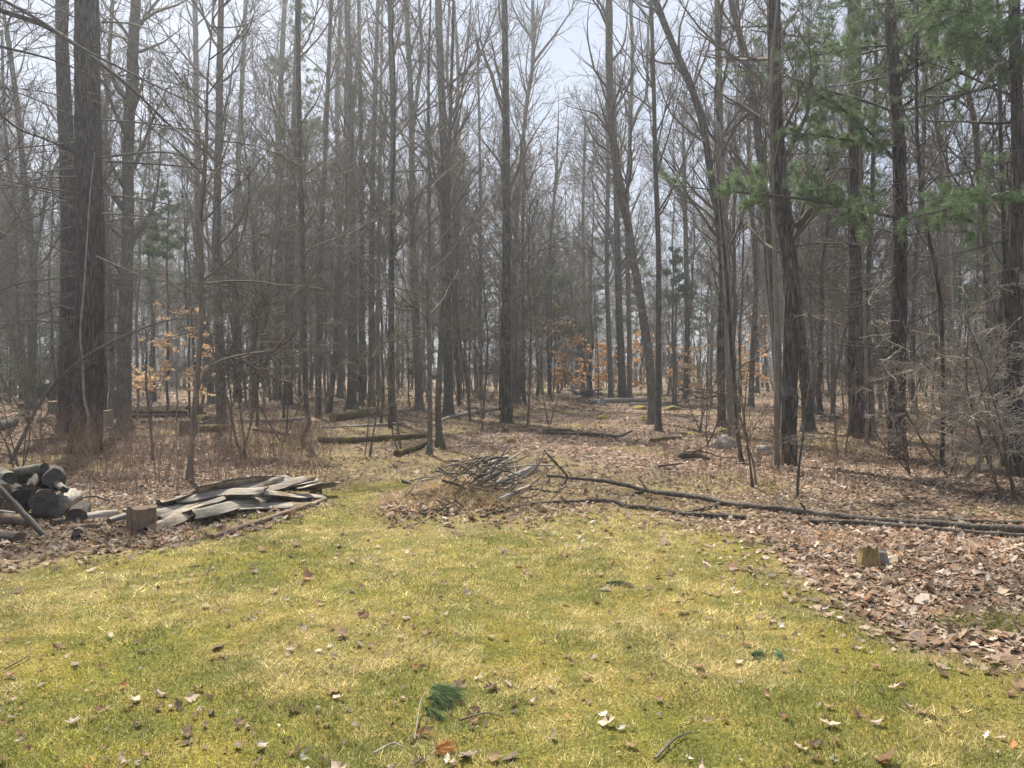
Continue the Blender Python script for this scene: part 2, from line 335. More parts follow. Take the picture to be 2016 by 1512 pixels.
def needles(g, rng, p, ax, K, ln, wd, hue=0.0, spread=0.75, cols=None):
    N = len(p)
    if N == 0: return
    d = nrm(ax[:, None]*1.0 + rng.normal(0, spread, (N, K, 3))); side = nrm(np.cross(d, rng.normal(0, 1, (N, K, 3))))
    ll = (ln*rng.uniform(0.7, 1.15, (N, K)))[..., None]; tip = p[:, None] + d*ll
    sag = np.zeros_like(tip); sag[..., 2] = -0.12*ll[..., 0]
    V = np.stack([np.broadcast_to(p[:, None], tip.shape)-side*wd*.5, np.broadcast_to(p[:, None], tip.shape)+side*wd*.5, tip+sag], 2).reshape(-1, 3)
    b = np.array([0.125, 0.185, 0.095]) if cols is None else np.array(cols)
    v = np.exp(rng.normal(0, 0.22, (N, 1, 1)))*np.exp(rng.normal(0, 0.15, (N, K, 1))); c = b*v; c = np.where(rng.random((N, K, 1)) < 0.04, np.array([0.28, 0.17, 0.06]), c)
    g.add(V, None, np.arange(len(V)).reshape(-1, 3), np.repeat(c.reshape(-1, 3), 3, 0))

def crown_bare(rng, P, R, h0, h1, n1, n2, n3, ang=(0.5, 1.0), lf=(0.16, 0.34), trop=0.10, twr=0.005, wob=0.13, smin=0.0):
    """branches of a leafless tree on trunk polyline P; heights h0..h1 as fractions of the trunk's length"""
    g = Geo(); H = np.linalg.norm(np.diff(P, axis=0), axis=1).sum(); Ln = np.array([H])
    p, d, ln, r = spawn(rng, P[None], R[None], Ln, n1, h0, h1, ang[0], ang[1], lf[0], lf[1], 0.42, 0.012)
    P1, R1 = grow(rng, p, d, ln, r, 0.006, 7, wob, trop); tubes(g, P1, R1, 5)
    if n2:
        p, d, l2, r = spawn(rng, P1, R1, ln, n2, 0.15, 0.98, 0.4, 1.0, 0.25, 0.55, 0.55, twr*1.4); P2, R2 = grow(rng, p, d, l2, r, twr, 4, wob*1.3, trop*0.7); tubes(g, P2, R2, 3)
        if n3:
            p, d, l3, r = spawn(rng, P2, R2, l2, n3, 0.1, 1.0, 0.4, 1.0, 0.3, 0.6, 0.6, twr); P3, R3 = grow(rng, p, d, l3, r, twr*0.6, 1, wob*1.5, trop*0.6); tubes(g, P3, R3, 3)
    return g
def dead_limbs(rng, P, R, z0, z1, cnt, lmin, lmax, tw=6, twr=0.0035, toward=None):
    """thin dead side limbs, near horizontal, on the lower stem"""
    g = Geo(); z = P[:, 2]; t = np.interp(rng.uniform(z0, z1, cnt), z, np.arange(len(P))); k = np.clip(t.astype(int), 0, len(P)-2); u = (t-k)[:, None]
    p = P[k]*(1-u)+P[k+1]*u; az = rng.uniform(0, 2*math.pi, cnt)
    d = nrm(np.stack([np.cos(az), np.sin(az), rng.normal(0.12, 0.18, cnt)], -1)); ln = rng.uniform(lmin, lmax, cnt)
    P1, R1 = grow(rng, p, d, ln, 0.006+0.0045*ln, 0.004, 7, 0.07, -0.02); tubes(g, P1, R1, 4)
    if tw:
        p, d, l2, r = spawn(rng, P1, R1, ln, cnt*tw, 0.2, 1.0, 0.5, 1.1, 0.15, 0.4, 0.5, twr, 0.4); P2, R2 = grow(rng, p, d, l2, r, twr*.7, 4, 0.14, 0.02); tubes(g, P2, R2, 3)
        p, d, l3, r = spawn(rng, P2, R2, l2, cnt*tw*2, 0.2, 1.0, 0.5, 1.1, 0.25, 0.55, 0.6, twr*.8); P3, R3 = grow(rng, p, d, l3, r, twr*.5, 2, 0.14, 0.02); tubes(g, P3, R3, 3)
    return g
def pine_boughs(rng, P, R, z0, z1, cnt, lmax, tuft, K, nl, nw, Ht):
    """green boughs: woody part, needle part"""
    gb, gn = Geo(), Geo(); z = P[:, 2]; zz = z0+(z1-z0)*np.sqrt(rng.random(cnt)) if False else rng.uniform(z0, z1, cnt)
    t = np.interp(zz, z, np.arange(len(P))); k = np.clip(t.astype(int), 0, len(P)-2); u = (t-k)[:, None]; p = P[k]*(1-u)+P[k+1]*u
    az = rng.uniform(0, 2*math.pi, cnt); d = nrm(np.stack([np.cos(az), np.sin(az), rng.normal(0.2, 0.15, cnt)], -1)); ln = lmax*np.clip(1.05-(zz/Ht)**1.5, 0.15, 1)*rng.uniform(0.6, 1.05, cnt)
    P1, R1 = grow(rng, p, d, ln, 0.008+0.008*ln, 0.005, 7, 0.08, 0.01); tubes(gb, P1, R1, 4)
    p, d, l2, r = spawn(rng, P1, R1, ln, cnt*9, 0.3, 1.0, 0.5, 1.0, 0.15, 0.36, 0.5, 0.004, 0.7); P2, R2 = grow(rng, p, d, l2, r, 0.003, 4, 0.12, 0.04); tubes(gb, P2, R2, 3)
    p, d, _, _ = spawn(rng, P2, R2, l2, cnt*tuft, 0.25, 1.0, 0.05, 0.6, 0.3, 0.5); needles(gn, rng, p, d, K, nl, nw)
    return gb, gn

def tree_points(label_pts, wb, wt, by, H, rng, d=None, wk=1.0, cut=False):
    x0 = label_pts[0][0]; base = gpx(x0, by) if d is None else None
    if base is None: base = at(x0, by, d); base[2] = float(hgt(base[0], d))
    D = base[1]; wb, wt = wb*wk, wt*wk
    if cut and D < 27: H = min(H, 4.0+0.486*D)
    pts = [base - np.array([0, 0, 0.12])]; yy = np.array([p[1] for p in label_pts], float)
    for (x, y) in label_pts[1:]: pts.append(at(x, y, D))
    ys_ = [by]+[p[1] for p in label_pts[1:]]; ws = np.interp(ys_, [min(ys_[-1], 0), by], [wt, wb])
    rad = [0.5*q*D/F for q in ws]
    d_ = nrm(pts[-1]-pts[-2]); top = pts[-1][2]
    rem = H - (top-base[2])
    if rem > 0.5:
        k = 4
        for i in range(1, k+1):
            d_ = nrm(d_*0.6 + UP*0.4 + rng.normal(0, 0.03, 3)); pts.append(pts[-1]+d_*rem/k); rad.append(rad[len(label_pts)-1]*(1-i/(k+0.15)))
    # a little depth wander so that the stem is not flat in one plane
    P = np.array(pts); P[1:, 1] += np.cumsum(rng.normal(0, 0.05, len(P)-1))
    L_ = np.linalg.norm(np.diff(P, axis=0), axis=1).sum(); n = int(np.clip(L_/0.35, 24, 70))
    PR = spline(np.c_[P, np.array(rad)], n); return base, PR[:, :3]-base, np.clip(PR[:, 3], 0.008, None), D

TREES = []
def tree(name, label, cat, mt, by, pts, wb, wt, H=20, crown=None, dead=None, boughs=None, furrow=0, forks=(), group=None, d=None, flare=0.95, sides=14, nf=14):
    rng = np.random.default_rng(1000+len(TREES)); base, P, R, D = tree_points(pts, wb, wt, by, H, rng, d, 0.90 if furrow else 0.80, boughs is None)
    root = empty(name, base, label, cat, group); TREES.append((base[0], base[1]))
    g = Geo()
    if furrow: Pf = spline(np.c_[P, R], 150); noisy_trunk(g, Pf[:, :3], Pf[:, 3], 60, furrow, len(TREES)*1.7, flare, nf=nf)
    else: noisy_trunk(g, P, R, sides, 0, len(TREES)*1.7, flare)
    g.obj('trunk', mt, root)
    FP = []
    for (fp, w0, w1) in forks:
        Q = np.array([at(x, y, D + 0.15*i*rng.normal(0, .5))-base for i, (x, y) in enumerate(fp)])
        q = spline(Q, 24); r = np.linspace(w0, w1, 24)*0.5*D/F; gf = Geo(); tubes(gf, q, r, 8)
        dd = nrm(q[-1]-q[-2]); e = q[-1]+np.outer(np.linspace(0, 1, 8), dd*0.5+UP*0.6)*4.0; tubes(gf, e, np.linspace(r[-1], 0.01, 8), 6)
        gf.obj('limb', mt, root); FP.append((np.r_[q, e[1:]], np.r_[r, np.linspace(r[-1], .01, 8)[1:]]))
    if crown:
        c = dict(h0=0.4, h1=0.98, n1=16, n2=90, n3=400); c.update(crown); gc = crown_bare(rng, P, R, **c)
        for (q, r) in FP:
            g2 = crown_bare(rng, q, r, 0.3, 0.98, 7, 40, 130); off = gc.n
            for A, B in ((gc.V, g2.V), (gc.C, g2.C), (gc.QM, g2.QM)): A.extend(B)
            gc.Q.extend([x+off for x in g2.Q]); gc.n += g2.n
        gc.obj('crown', TWIG, root)
    if dead: dead_limbs(rng, P, R, **dead).obj('dead_limbs', TWIGD, root)
    if boughs:
        gb, gn = pine_boughs(rng, P, R, Ht=H, **boughs); c = gb.obj('crown', TWIGD, root); gn.obj('needles', NEEDLE, c, attr=True, smooth=False)
    return root, base, D, P, R
def limb(root, base, pts, w0, w1, mt, rng, twn=14, name='limb', needle=None, twl=(0.12, 0.3), twr=0.004):
    """a single long limb given as pixels with a depth each; optional needle tufts"""
    Q = np.array([at(x, y, d)-base for x, y, d in pts]); dm = np.mean([p[2] for p in pts]); q = spline(Q, 26); r = np.linspace(w0, w1, 26)*0.5*dm/F
    g = Geo(); tubes(g, q, r, 7); Ln = np.array([np.linalg.norm(np.diff(q, axis=0), axis=1).sum()])
    o = None; gn = Geo()
    if twn:
        p, d, l2, rr = spawn(rng, q[None], r[None], Ln, twn, 0.15, 1.0, 0.5, 1.1, twl[0], twl[1], 0.5, twr, 0.5); P2, R2 = grow(rng, p, d, l2, rr, twr*.7, 5, 0.13, 0.02); tubes(g, P2, R2, 3)
        p, d, l3, rr = spawn(rng, P2, R2, l2, twn*5, 0.15, 1.0, 0.5, 1.1, 0.2, 0.5, 0.6, twr*.8, 0.4); P3, R3 = grow(rng, p, d, l3, rr, twr*.5, 3, 0.14, 0.02); tubes(g, P3, R3, 3)
        if needle:
            cnt, K, nl, nw, t0 = needle
            p, d, _, _ = spawn(rng, P3, R3, l3, cnt, t0, 1.0, 0.05, 0.5, .3, .5); needles(gn, rng, p, d, K, nl, nw, cols=(0.17, 0.25, 0.115))
    o = g.obj(name, mt, root)
    if needle: gn.obj('needles', NEEDLE, o, attr=True, smooth=False)
    return o

# ---- named trees: photograph pixels of the stem from base to the top of the frame, stem widths in pixels
LOWC = dict(h0=0.33, h1=0.97, n1=20, n2=120, n3=620)
FARC = dict(h0=0.30, h1=0.98, n1=24, n2=150, n3=850, twr=0.007)
PD = dict(z0=2.2, z1=11.0, cnt=46, lmin=0.5, lmax=2.6)
r1 = tree('pine_tree', 'huge dark pine trunk with moss at its foot, behind the log pile', 'tree', B_PINEM, 892, [(167, 892), (170, 800), (176, 650), (180, 500), (178, 250), (177, 0)], 62, 46, 24,
          dead=dict(z0=2.5, z1=10.5, cnt=44, lmin=0.8, lmax=3.4), boughs=dict(z0=13, z1=23, cnt=26, lmax=3.6, tuft=22, K=7, nl=0.12, nw=0.008), furrow=0.10, flare=0.28, nf=26)
rng = np.random.default_rng(5)
R1, b1 = r1[0], r1[1]
limb(R1, b1, [(200, 310, 15.7), (260, 303, 15.0), (330, 300, 14.5), (390, 318, 14.2), (430, 340, 14)], 6, 2, TWIGD, rng)
limb(R1, b1, [(202, 318, 15.7), (290, 322, 15.6), (380, 330, 15.4), (470, 345, 15)], 5, 1.5, TWIGD, rng)
limb(R1, b1, [(203, 383, 15.6), (280, 392, 15.2), (340, 405, 15), (400, 425, 14.8)], 4.5, 1.5, TWIGD, rng)
limb(R1, b1, [(202, 420, 15.6), (260, 424, 15), (330, 430, 14.6), (380, 428, 14)], 4, 1.5, TWIGD, rng)
limb(R1, b1, [(158, 306, 15.5), (95, 276, 14.2), (34, 252, 13), (-20, 205, 12)], 6, 3, TWIGD, rng)
limb(R1, b1, [(155, 380, 15.6), (80, 370, 15), (0, 352, 14)], 4.5, 2, TWIGD, rng)
limb(R1, b1, [(203, 236, 15.6), (260, 240, 15), (340, 250, 14.5), (420, 275, 14)], 4.5, 1.5, TWIGD, rng)
limb(R1, b1, [(203, 43, 15.6), (250, 46, 15), (300, 60, 14.6)], 5, 1.5, TWIGD, rng)
limb(R1, b1, [(190, 505, 15.4), (270, 540, 14.6), (330, 555, 14.2), (420, 560, 14)], 4, 1.2, TWIGD, rng)
gv = Geo(); q = spline(np.array([at(*p)-b1 for p in [(181, 905, 15.15), (174, 862, 15.2), (171, 850, 15.2), (175, 822, 15.2), (166, 785, 15.25), (163, 715, 15.3), (158, 660, 15.3), (166, 560, 15.35), (176, 400, 15.35), (186, 300, 15.36)]]), 40)
tubes(gv, q, np.linspace(0.028, 0.008, 40), 7); gv.obj('vine', TWIGP, R1)

tree('pine_tree', 'dark pine trunk standing just behind left of the huge mossy pine', 'tree', B_PINE, 850, [(134, 850), (136, 700), (138, 500), (130, 300), (119, 120), (115, 0)], 42, 25, 24, dead=dict(z0=2.5, z1=13, cnt=40, lmin=0.8, lmax=3.0), boughs=dict(z0=13, z1=23, cnt=22, lmax=3.4, tuft=22, K=7, nl=0.12, nw=0.01), furrow=0.08, flare=0.3, nf=20)
tree('bare_tree', 'straight grey trunk with furrowed foot, right of the huge mossy pine', 'tree', B_GREY, 847, [(245, 847), (247, 780), (251, 650), (256, 500), (259, 270), (273, 0)], 26, 20, 21, crown=LOWC, dead=dict(z0=3, z1=9, cnt=12, lmin=.5, lmax=2), furrow=0.08, nf=18)
tree('bare_tree', 'slim grey forked tree near the left edge beside the black crate', 'tree', B_GREY, 808, [(63, 808), (64, 700), (66, 580), (62, 500), (52, 380), (35, 200), (15, 60)], 21, 10, 18, crown=LOWC, forks=[([(66, 520), (85, 420), (100, 350), (118, 310)], 9, 5)])
tree('bare_tree', 'grey trunk half hidden behind the huge pine, next to the split wood', 'tree', B_GREY, 822, [(224, 822), (219, 700), (214, 560), (206, 400), (210, 200), (222, 0)], 17, 8, 19, crown=LOWC)
tree('bare_tree', 'thin dark trunk at the far left edge above the charred log', 'tree', B_DARK, 790, [(42, 790), (40, 700), (35, 560), (30, 420), (12, 250), (4, 60)], 9, 6, 16, crown=FARC)
tree('bare_tree', 'mottled grey trunk in the left woods, tallest of the close trio by the chopping block', 'tree', B_GREY, 846, [(437, 846), (436, 740), (430, 600), (427, 500), (431, 300), (437, 0)], 24, 14, 21, crown=LOWC, dead=dict(z0=3, z1=9, cnt=16, lmin=.5, lmax=2))
tree('bare_tree', 'grey trunk left of the close trio behind the pale beech leaves', 'tree', B_GREY, 795, [(417, 795), (405, 680), (392, 500), (390, 300), (385, 0)], 17, 12, 21, crown=FARC)
tree('bare_tree', 'dark trunk right of the close trio, above the mossy cut logs', 'tree', B_DARK, 784, [(468, 784), (466, 650), (463, 500), (470, 300), (480, 60), (483, 0)], 18, 9, 20, crown=FARC)
tree('sapling', 'front sapling rising from the dry brush behind the bark pile', 'tree', B_PALE, 944, [(372, 944), (379, 860), (386, 790), (393, 700), (398, 600), (396, 500), (402, 400)], 14, 8, 8, crown=dict(h0=0.35, h1=0.98, n1=16, n2=110, n3=420, lf=(0.2, 0.4), ang=(0.7, 1.3), trop=0.02, twr=0.0035),
     forks=[([(388, 770), (405, 735), (430, 712), (470, 700), (540, 690)], 6, 2.5)])
tree('bare_tree', 'dark straight trunk left of the twin far trunks in the left centre', 'tree', B_DARK, 787, [(545, 787), (548, 600), (550, 480), (549, 300), (556, 120), (562, 0)], 20, 11, 21, crown=FARC)
tree('pine_tree', 'distant pine with hazy green upper crown, left of centre', 'tree', B_PINE, 797, [(566, 797), (571, 600), (575, 450), (579, 300), (590, 0)], 22, 15, 22, boughs=dict(z0=9.5, z1=21.5, cnt=70, lmax=4.4, tuft=80, K=8, nl=0.18, nw=0.03), dead=dict(z0=4, z1=11, cnt=24, lmin=.8, lmax=3))
tree('bare_tree', 'young dark tree with a crooked kinked foot, left of the mossy log', 'tree', B_GREY, 882, [(600, 882), (594, 866), (598, 855), (609, 843), (605, 822), (600, 700), (597, 500), (592, 300), (588, 0)], 12, 11, 15, crown=LOWC, flare=0.1)
tree('bare_tree', 'slender grey trunk right beside the crooked-footed tree', 'tree', B_GREY, 824, [(626, 824), (629, 650), (633, 500), (643, 300), (655, 0)], 14, 9, 19, crown=LOWC)
tree('bare_tree', 'leftmost of the packed far trunks left of centre', 'tree', B_GREY, 783, [(670, 783), (669, 600), (668, 450), (664, 200), (672, 0)], 14, 9, 21, crown=FARC)
tree('bare_tree', 'stout far trunk standing behind the thick fallen log', 'tree', B_GREY, 806, [(692, 806), (695, 650), (696, 500), (690, 250), (683, 0)], 22, 13, 22, crown=FARC)
tree('pine_tree', 'far pine with dull green boughs among the packed trunks', 'tree', B_PINE, 799, [(711, 799), (712, 600), (712, 400), (708, 150), (706, 0)], 13, 9, 20, boughs=dict(z0=7.5, z1=19.5, cnt=54, lmax=3.2, tuft=70, K=8, nl=0.18, nw=0.03))
tree('bare_tree', 'dark far trunk at the right end of the thick fallen log', 'tree', B_DARK, 801, [(731, 801), (731, 650), (732, 480), (737, 250), (745, 0)], 16, 9, 21, crown=FARC)
tree('bare_tree', 'pencil-thin far trunk right of the packed trunks', 'tree', B_GREY, 777, [(744, 777), (744, 600), (746, 400), (752, 0)], 10, 6, 20, crown=FARC)
tree('bare_tree', 'mottled grey trunk just behind the long mossy log', 'tree', B_GREY, 830, [(773, 830), (771, 700), (770, 560), (772, 400), (773, 250), (766, 0)], 16, 12, 20, crown=FARC, dead=dict(z0=3, z1=9, cnt=10, lmin=.4, lmax=1.6))
tree('bare_tree', 'forked grey tree behind the mottled trunk, left of the thin front stem', 'tree', B_GREY, 807, [(826, 807), (820, 650), (813, 500), (811, 350), (810, 220), (799, 0)], 20, 12, 21, crown=FARC, forks=[([(812, 260), (822, 180), (830, 100), (826, 20)], 9, 6)])
tree('sapling', 'thin front stem with arching side twigs, left of the stump-footed tree', 'tree', B_GREY, 896, [(846, 896), (847, 820), (846, 720), (844, 560), (847, 420), (846, 280), (846, 130)], 12, 6, 11, crown=dict(h0=0.25, h1=0.98, n1=18, n2=90, n3=240, lf=(0.12, 0.3), ang=(0.6, 1.1), trop=0.0, twr=0.004),
     forks=[([(846, 640), (835, 622), (822, 610), (812, 600)], 4, 2)])
tree('bare_tree', 'short-footed leaning trunk tight against the thin front stem', 'tree', B_GREYM, 881, [(866, 881), (862, 800), (866, 720), (872, 600), (880, 450), (886, 250), (892, 60)], 16, 6, 13, crown=LOWC, flare=1.1)
tree('bare_tree', 'tall mottled trunk left of centre with dark patches of bark', 'tree', B_GREY, 822, [(884, 822), (881, 700), (878, 560), (876, 420), (874, 300), (867, 120), (863, 0)], 24, 17, 22, crown=LOWC, dead=dict(z0=3, z1=9, cnt=10, lmin=.4, lmax=1.6))
tree('bare_tree', 'slim forking tree close right of the mottled left-centre trunk', 'tree', B_GREY, 786, [(905, 786), (900, 600), (895, 400), (896, 260), (902, 150), (893, 0)], 12, 8, 19, crown=FARC, forks=[([(896, 240), (884, 190), (880, 120), (884, 30)], 7, 5), ([(901, 160), (916, 100), (925, 40)], 5, 3)])
tree('bare_tree', 'thin far trunk left of the straight central trunk', 'tree', B_GREY, 788, [(947, 788), (945, 600), (946, 420), (944, 260), (940, 80)], 9, 5, 18, crown=FARC)
tree('bare_tree', 'straight central trunk with blackened bark halfway up', 'tree', B_DARK, 834, [(997, 834), (996, 700), (997, 560), (997, 400), (996, 200), (993, 0)], 25, 15, 22, crown=dict(h0=0.42, h1=.97, n1=14, n2=90, n3=260), dead=dict(z0=3, z1=10, cnt=12, lmin=.4, lmax=1.4))
tree('bare_tree', 'bowed slim tree forking against the sky right of the central trunk', 'tree', B_GREY, 792, [(1012, 792), (1012, 600), (1016, 450), (1023, 344), (1037, 206), (1049, 124), (1049, 0)], 13, 9, 20, crown=FARC,
     forks=[([(1049, 126), (1068, 100), (1095, 65), (1125, 20)], 6, 3), ([(1045, 72), (1025, 45), (1008, 10)], 5, 3)])
tree('bare_tree', 'thin dark far trunk right of the central trunk', 'tree', B_DARK, 790, [(1032, 790), (1030, 640), (1029, 500), (1032, 300)], 9, 6, 15, crown=FARC)
tree('bare_tree', 'far slanting trunk left of the orange beech sapling', 'tree', B_GREY, 782, [(1082, 782), (1080, 660), (1078, 560), (1086, 450), (1096, 330)], 9, 5, 20, crown=FARC)
tree('bare_tree', 'slim upright trunk behind the orange beech sapling', 'tree', B_GREY, 775, [(1146, 775), (1150, 600), (1148, 420), (1152, 250)], 10, 5, 22, crown=FARC)
tree('bare_tree', 'slim straight trunk left of the dark pair at right of centre', 'tree', B_GREY, 783, [(1203, 783), (1198, 650), (1194, 500), (1197, 350), (1195, 200)], 13, 7, 18, crown=FARC)
tree('bare_tree', 'dark stout trunk of the pair behind the orange leaves', 'tree', B_DARK, 787, [(1227, 787), (1222, 680), (1217, 560), (1214, 420), (1212, 330)], 19, 10, 20, crown=FARC)
tree('bare_tree', 'far forking tree right of the dark stout trunk', 'tree', B_GREY, 786, [(1240, 786), (1238, 600), (1234, 420), (1241, 248), (1245, 103), (1240, 0)], 12, 8, 20, crown=FARC, forks=[([(1241, 260), (1258, 215), (1272, 190), (1275, 90), (1280, 10)], 7, 4)])
tree('bare_tree', 'big leaning trunk curving left as it rises, right of centre', 'tree', B_GREY, 836, [(1285, 836), (1283, 770), (1278, 700), (1259, 570), (1246, 500), (1234, 413), (1214, 310), (1205, 206), (1202, 103), (1203, 0)], 22, 18, 22, crown=dict(h0=0.38, h1=.97, n1=22, n2=140, n3=480), sides=18)
tree('bare_tree', 'straight slim trunk touching the foot of the big leaning trunk', 'tree', B_GREY, 848, [(1296, 848), (1296, 700), (1296, 500), (1291, 344), (1286, 172), (1281, 0)], 15, 9, 20, crown=LOWC)
tree('bare_tree', 'far grey trunk above the pale beech leaves', 'tree', B_GREY, 789, [(1349, 789), (1353, 650), (1352, 500), (1348, 350)], 14, 8, 18, crown=FARC)
tree('bare_tree', 'dark forked trunk leaning left high up, behind the pale brown trunk', 'tree', B_DARK, 840, [(1421, 840), (1418, 672), (1421, 534), (1412, 430), (1399, 344), (1385, 258), (1361, 172), (1330, 103), (1288, 0)], 20, 16, 20, crown=LOWC)
tree('bare_tree', 'smooth pale brown trunk rising behind the mossy rock', 'tree', B_PALE, 860, [(1444, 860), (1438, 740), (1433, 600), (1428, 480), (1420, 344), (1417, 172), (1414, 0)], 24, 15, 20, crown=LOWC, sides=18)
tree('bare_tree', 'thin dark stem in front of the pale brown trunk', 'tree', B_DARK, 913, [(1463, 913), (1457, 860), (1455, 800), (1448, 720), (1440, 640)], 10, 5, 7, crown=dict(h0=0.2, h1=.98, n1=12, n2=60, n3=200, twr=.0035, lf=(.15, .3)))
tree('bare_tree', 'slanting trunk behind the furrowed oak, leaning left high up', 'tree', B_GREY, 846, [(1537, 846), (1530, 700), (1520, 540), (1512, 447), (1502, 344), (1492, 275), (1485, 206), (1471, 138), (1457, 69), (1440, 0)], 19, 15, 20, crown=LOWC)
tree('bare_tree', 'big furrowed dark oak trunk at right of centre', 'tree', B_DARK, 916, [(1552, 916), (1553, 800), (1555, 660), (1556, 560), (1551, 470), (1539, 380), (1532, 270), (1528, 140), (1525, 0)], 34, 27, 21, crown=LOWC, furrow=0.16, dead=dict(z0=2.5, z1=9, cnt=16, lmin=.5, lmax=2), flare=0.25, nf=18)
tree('sapling', 'pale straight stem pressed against the left side of the furrowed oak', 'tree', B_PALE, 919, [(1529, 919), (1528, 800), (1526, 650), (1523, 500), (1519, 350), (1516, 150)], 14, 7, 11, crown=dict(h0=.3, h1=.98, n1=14, n2=80, n3=260, twr=.0035), flare=.2)
tree('bare_tree', 'dark trunk slanting out behind the right side of the furrowed oak', 'tree', B_DARK, 850, [(1592, 850), (1586, 760), (1577, 670), (1566, 560), (1552, 430)], 24, 16, 16, crown=LOWC, furrow=0.12)
r36 = tree('pine_tree', 'dark pine with green boughs, left of the two big right-hand pines', 'tree', B_PINE, 862, [(1690, 862), (1687, 750), (1688, 600), (1686, 450), (1684, 172), (1683, 0)], 34, 26, 23, furrow=0.10, nf=22, flare=.4,
     dead=dict(z0=2, z1=7, cnt=30, lmin=.6, lmax=2.6), boughs=dict(z0=7.0, z1=22, cnt=58, lmax=3.8, tuft=60, K=9, nl=0.13, nw=0.011))
R6, b6, d6 = r36[0], r36[1], r36[2]
limb(R6, b6, [(1684, 330, d6), (1620, 335, d6-.8), (1540, 345, d6-1.6), (1450, 352, d6-2.4)], 6, 2, TWIGD, rng, 34, 'bough', (1100, 13, .14, .008, .0), (0.12, 0.26))
limb(R6, b6, [(1684, 230, d6), (1640, 215, d6-.8), (1580, 190, d6-1.4), (1500, 170, d6-2)], 6, 2, TWIGD, rng, 30, 'bough', (900, 13, .14, .008, .0), (0.14, 0.28))
limb(R6, b6, [(1684, 120, d6), (1630, 90, d6-.8), (1560, 70, d6-1.4), (1480, 60, d6-2)], 6, 2, TWIGD, rng, 30, 'bough', (800, 13, .14, .008, .0), (0.14, 0.28))
limb(R6, b6, [(1686, 60, d6), (1720, 40, d6-.8), (1790, 20, d6-1.4)], 6, 2, TWIGD, rng, 30, 'bough', (900, 13, .14, .008, .0), (0.16, 0.34))
tree('bare_tree', 'grey trunk fused to the right side of the left pine', 'tree', B_GREY, 862, [(1718, 862), (1715, 750), (1712, 600), (1720, 450), (1728, 300), (1735, 100)], 16, 8, 16, crown=LOWC)
tree('sapling', 'thin straight stem in front of the left right-hand pine', 'tree', B_PALE, 878, [(1706, 878), (1703, 760), (1700, 600), (1698, 460)], 8, 4, 8, crown=dict(h0=.3, h1=.98, n1=12, n2=60, n3=200, twr=.003))
r37 = tree('pine_tree', 'big dark pine with spreading roots and green boughs at right', 'tree', B_PINE, 905, [(1767, 905), (1766, 800), (1766, 640), (1767, 520), (1766, 420), (1763, 300), (1757, 130), (1749, 0)], 36, 21, 22, furrow=0.10, nf=24, flare=.45,
     dead=dict(z0=1.8, z1=6, cnt=34, lmin=.5, lmax=2.4), boughs=dict(z0=6.2, z1=21, cnt=58, lmax=3.6, tuft=64, K=10, nl=0.125, nw=0.010))
rng = np.random.default_rng(9); R7, b7 = r37[0], r37[1]; d7 = r37[2]
limb(R7, b7, [(1760, 428, d7-.1), (1690, 412, d7-.8), (1620, 398, d7-1.3), (1550, 388, d7-1.7), (1450, 378, d7-2), (1330, 366, d7-2.2)], 8, 2, TWIGD, rng, 34, 'bough', (1300, 14, .13, .006, .0), (0.08, 0.17))
limb(R7, b7, [(1755, 285, d7-.1), (1680, 277, d7-.5), (1600, 265, d7-.9), (1540, 262, d7-1.2)], 7, 2, TWIGD, rng, 24, 'bough', (700, 12, .13, .006, .0), (0.12, 0.26))
limb(R7, b7, [(1757, 310, d7), (1710, 258, d7-.4), (1650, 210, d7-.8), (1580, 170, d7-1)], 6, 2, TWIGD, rng, 24, 'bough', (500, 12, .13, .006, .0), (0.12, 0.26))
limb(R7, b7, [(1772, 215, d7), (1820, 180, d7-.3), (1870, 155, d7-.6), (1905, 135, d7-.8)], 7, 3, TWIGD, rng, 20, 'bough', (120, 12, .13, .006, .0), (0.14, 0.28))
limb(R7, b7, [(1762, 200, d7), (1790, 120, d7-.4), (1802, 60, d7-.6), (1822, 0, d7-.8)], 6, 3, TWIGD, rng, 24, 'bough', (700, 12, .11, .004, .2), (0.16, 0.34))
limb(R7, b7, [(1750, 90, d7), (1680, 95, d7-.5), (1600, 110, d7-1), (1540, 120, d7-1)], 5, 2, TWIGD, rng, 24, 'bough', (480, 12, .13, .006, .0), (0.12, 0.26))
r38 = tree('pine_tree', 'reddish grey pine trunk at the right edge behind the pale brush', 'tree', B_PINE, 940, [(2000, 940), (1999, 800), (1997, 640), (1993, 480), (1988, 340), (1983, 172), (1976, 0)], 32, 21, 21, furrow=0.09, nf=22, flare=.4,
     dead=dict(z0=1.8, z1=6, cnt=30, lmin=.6, lmax=2.6), boughs=dict(z0=5.6, z1=20, cnt=54, lmax=3.4, tuft=64, K=10, nl=0.12, nw=0.009))
R8, b8, d8 = r38[0], r38[1], r38[2]
limb(R8, b8, [(1990, 380, d8), (1930, 392, d8-.5), (1870, 410, d8-.9), (1800, 428, d8-1.2)], 7, 2, TWIGD, rng, 30, 'bough', (800, 13, .13, .006, .0), (0.16, 0.34))
limb(R8, b8, [(2000, 400, d8-.2), (2040, 385, d8-1), (2090, 370, d8-1.6)], 6, 3, TWIGD, rng, 18, 'bough', (220, 13, .13, .006, .0), (0.16, 0.34))
limb(R8, b8, [(1978, 60, d8), (1930, 30, d8-.5), (1870, 20, d8-.9), (1810, 30, d8-1.3)], 6, 2, TWIGD, rng, 30, 'bough', (900, 13, .13, .006, .0), (0.18, 0.36))
limb(R8, b8, [(1980, 120, d8), (1950, 90, d8-.8), (1900, 70, d8-1.4)], 5, 2, TWIGD, rng, 26, 'bough', (800, 13, .13, .006, .0), (0.2, 0.45))
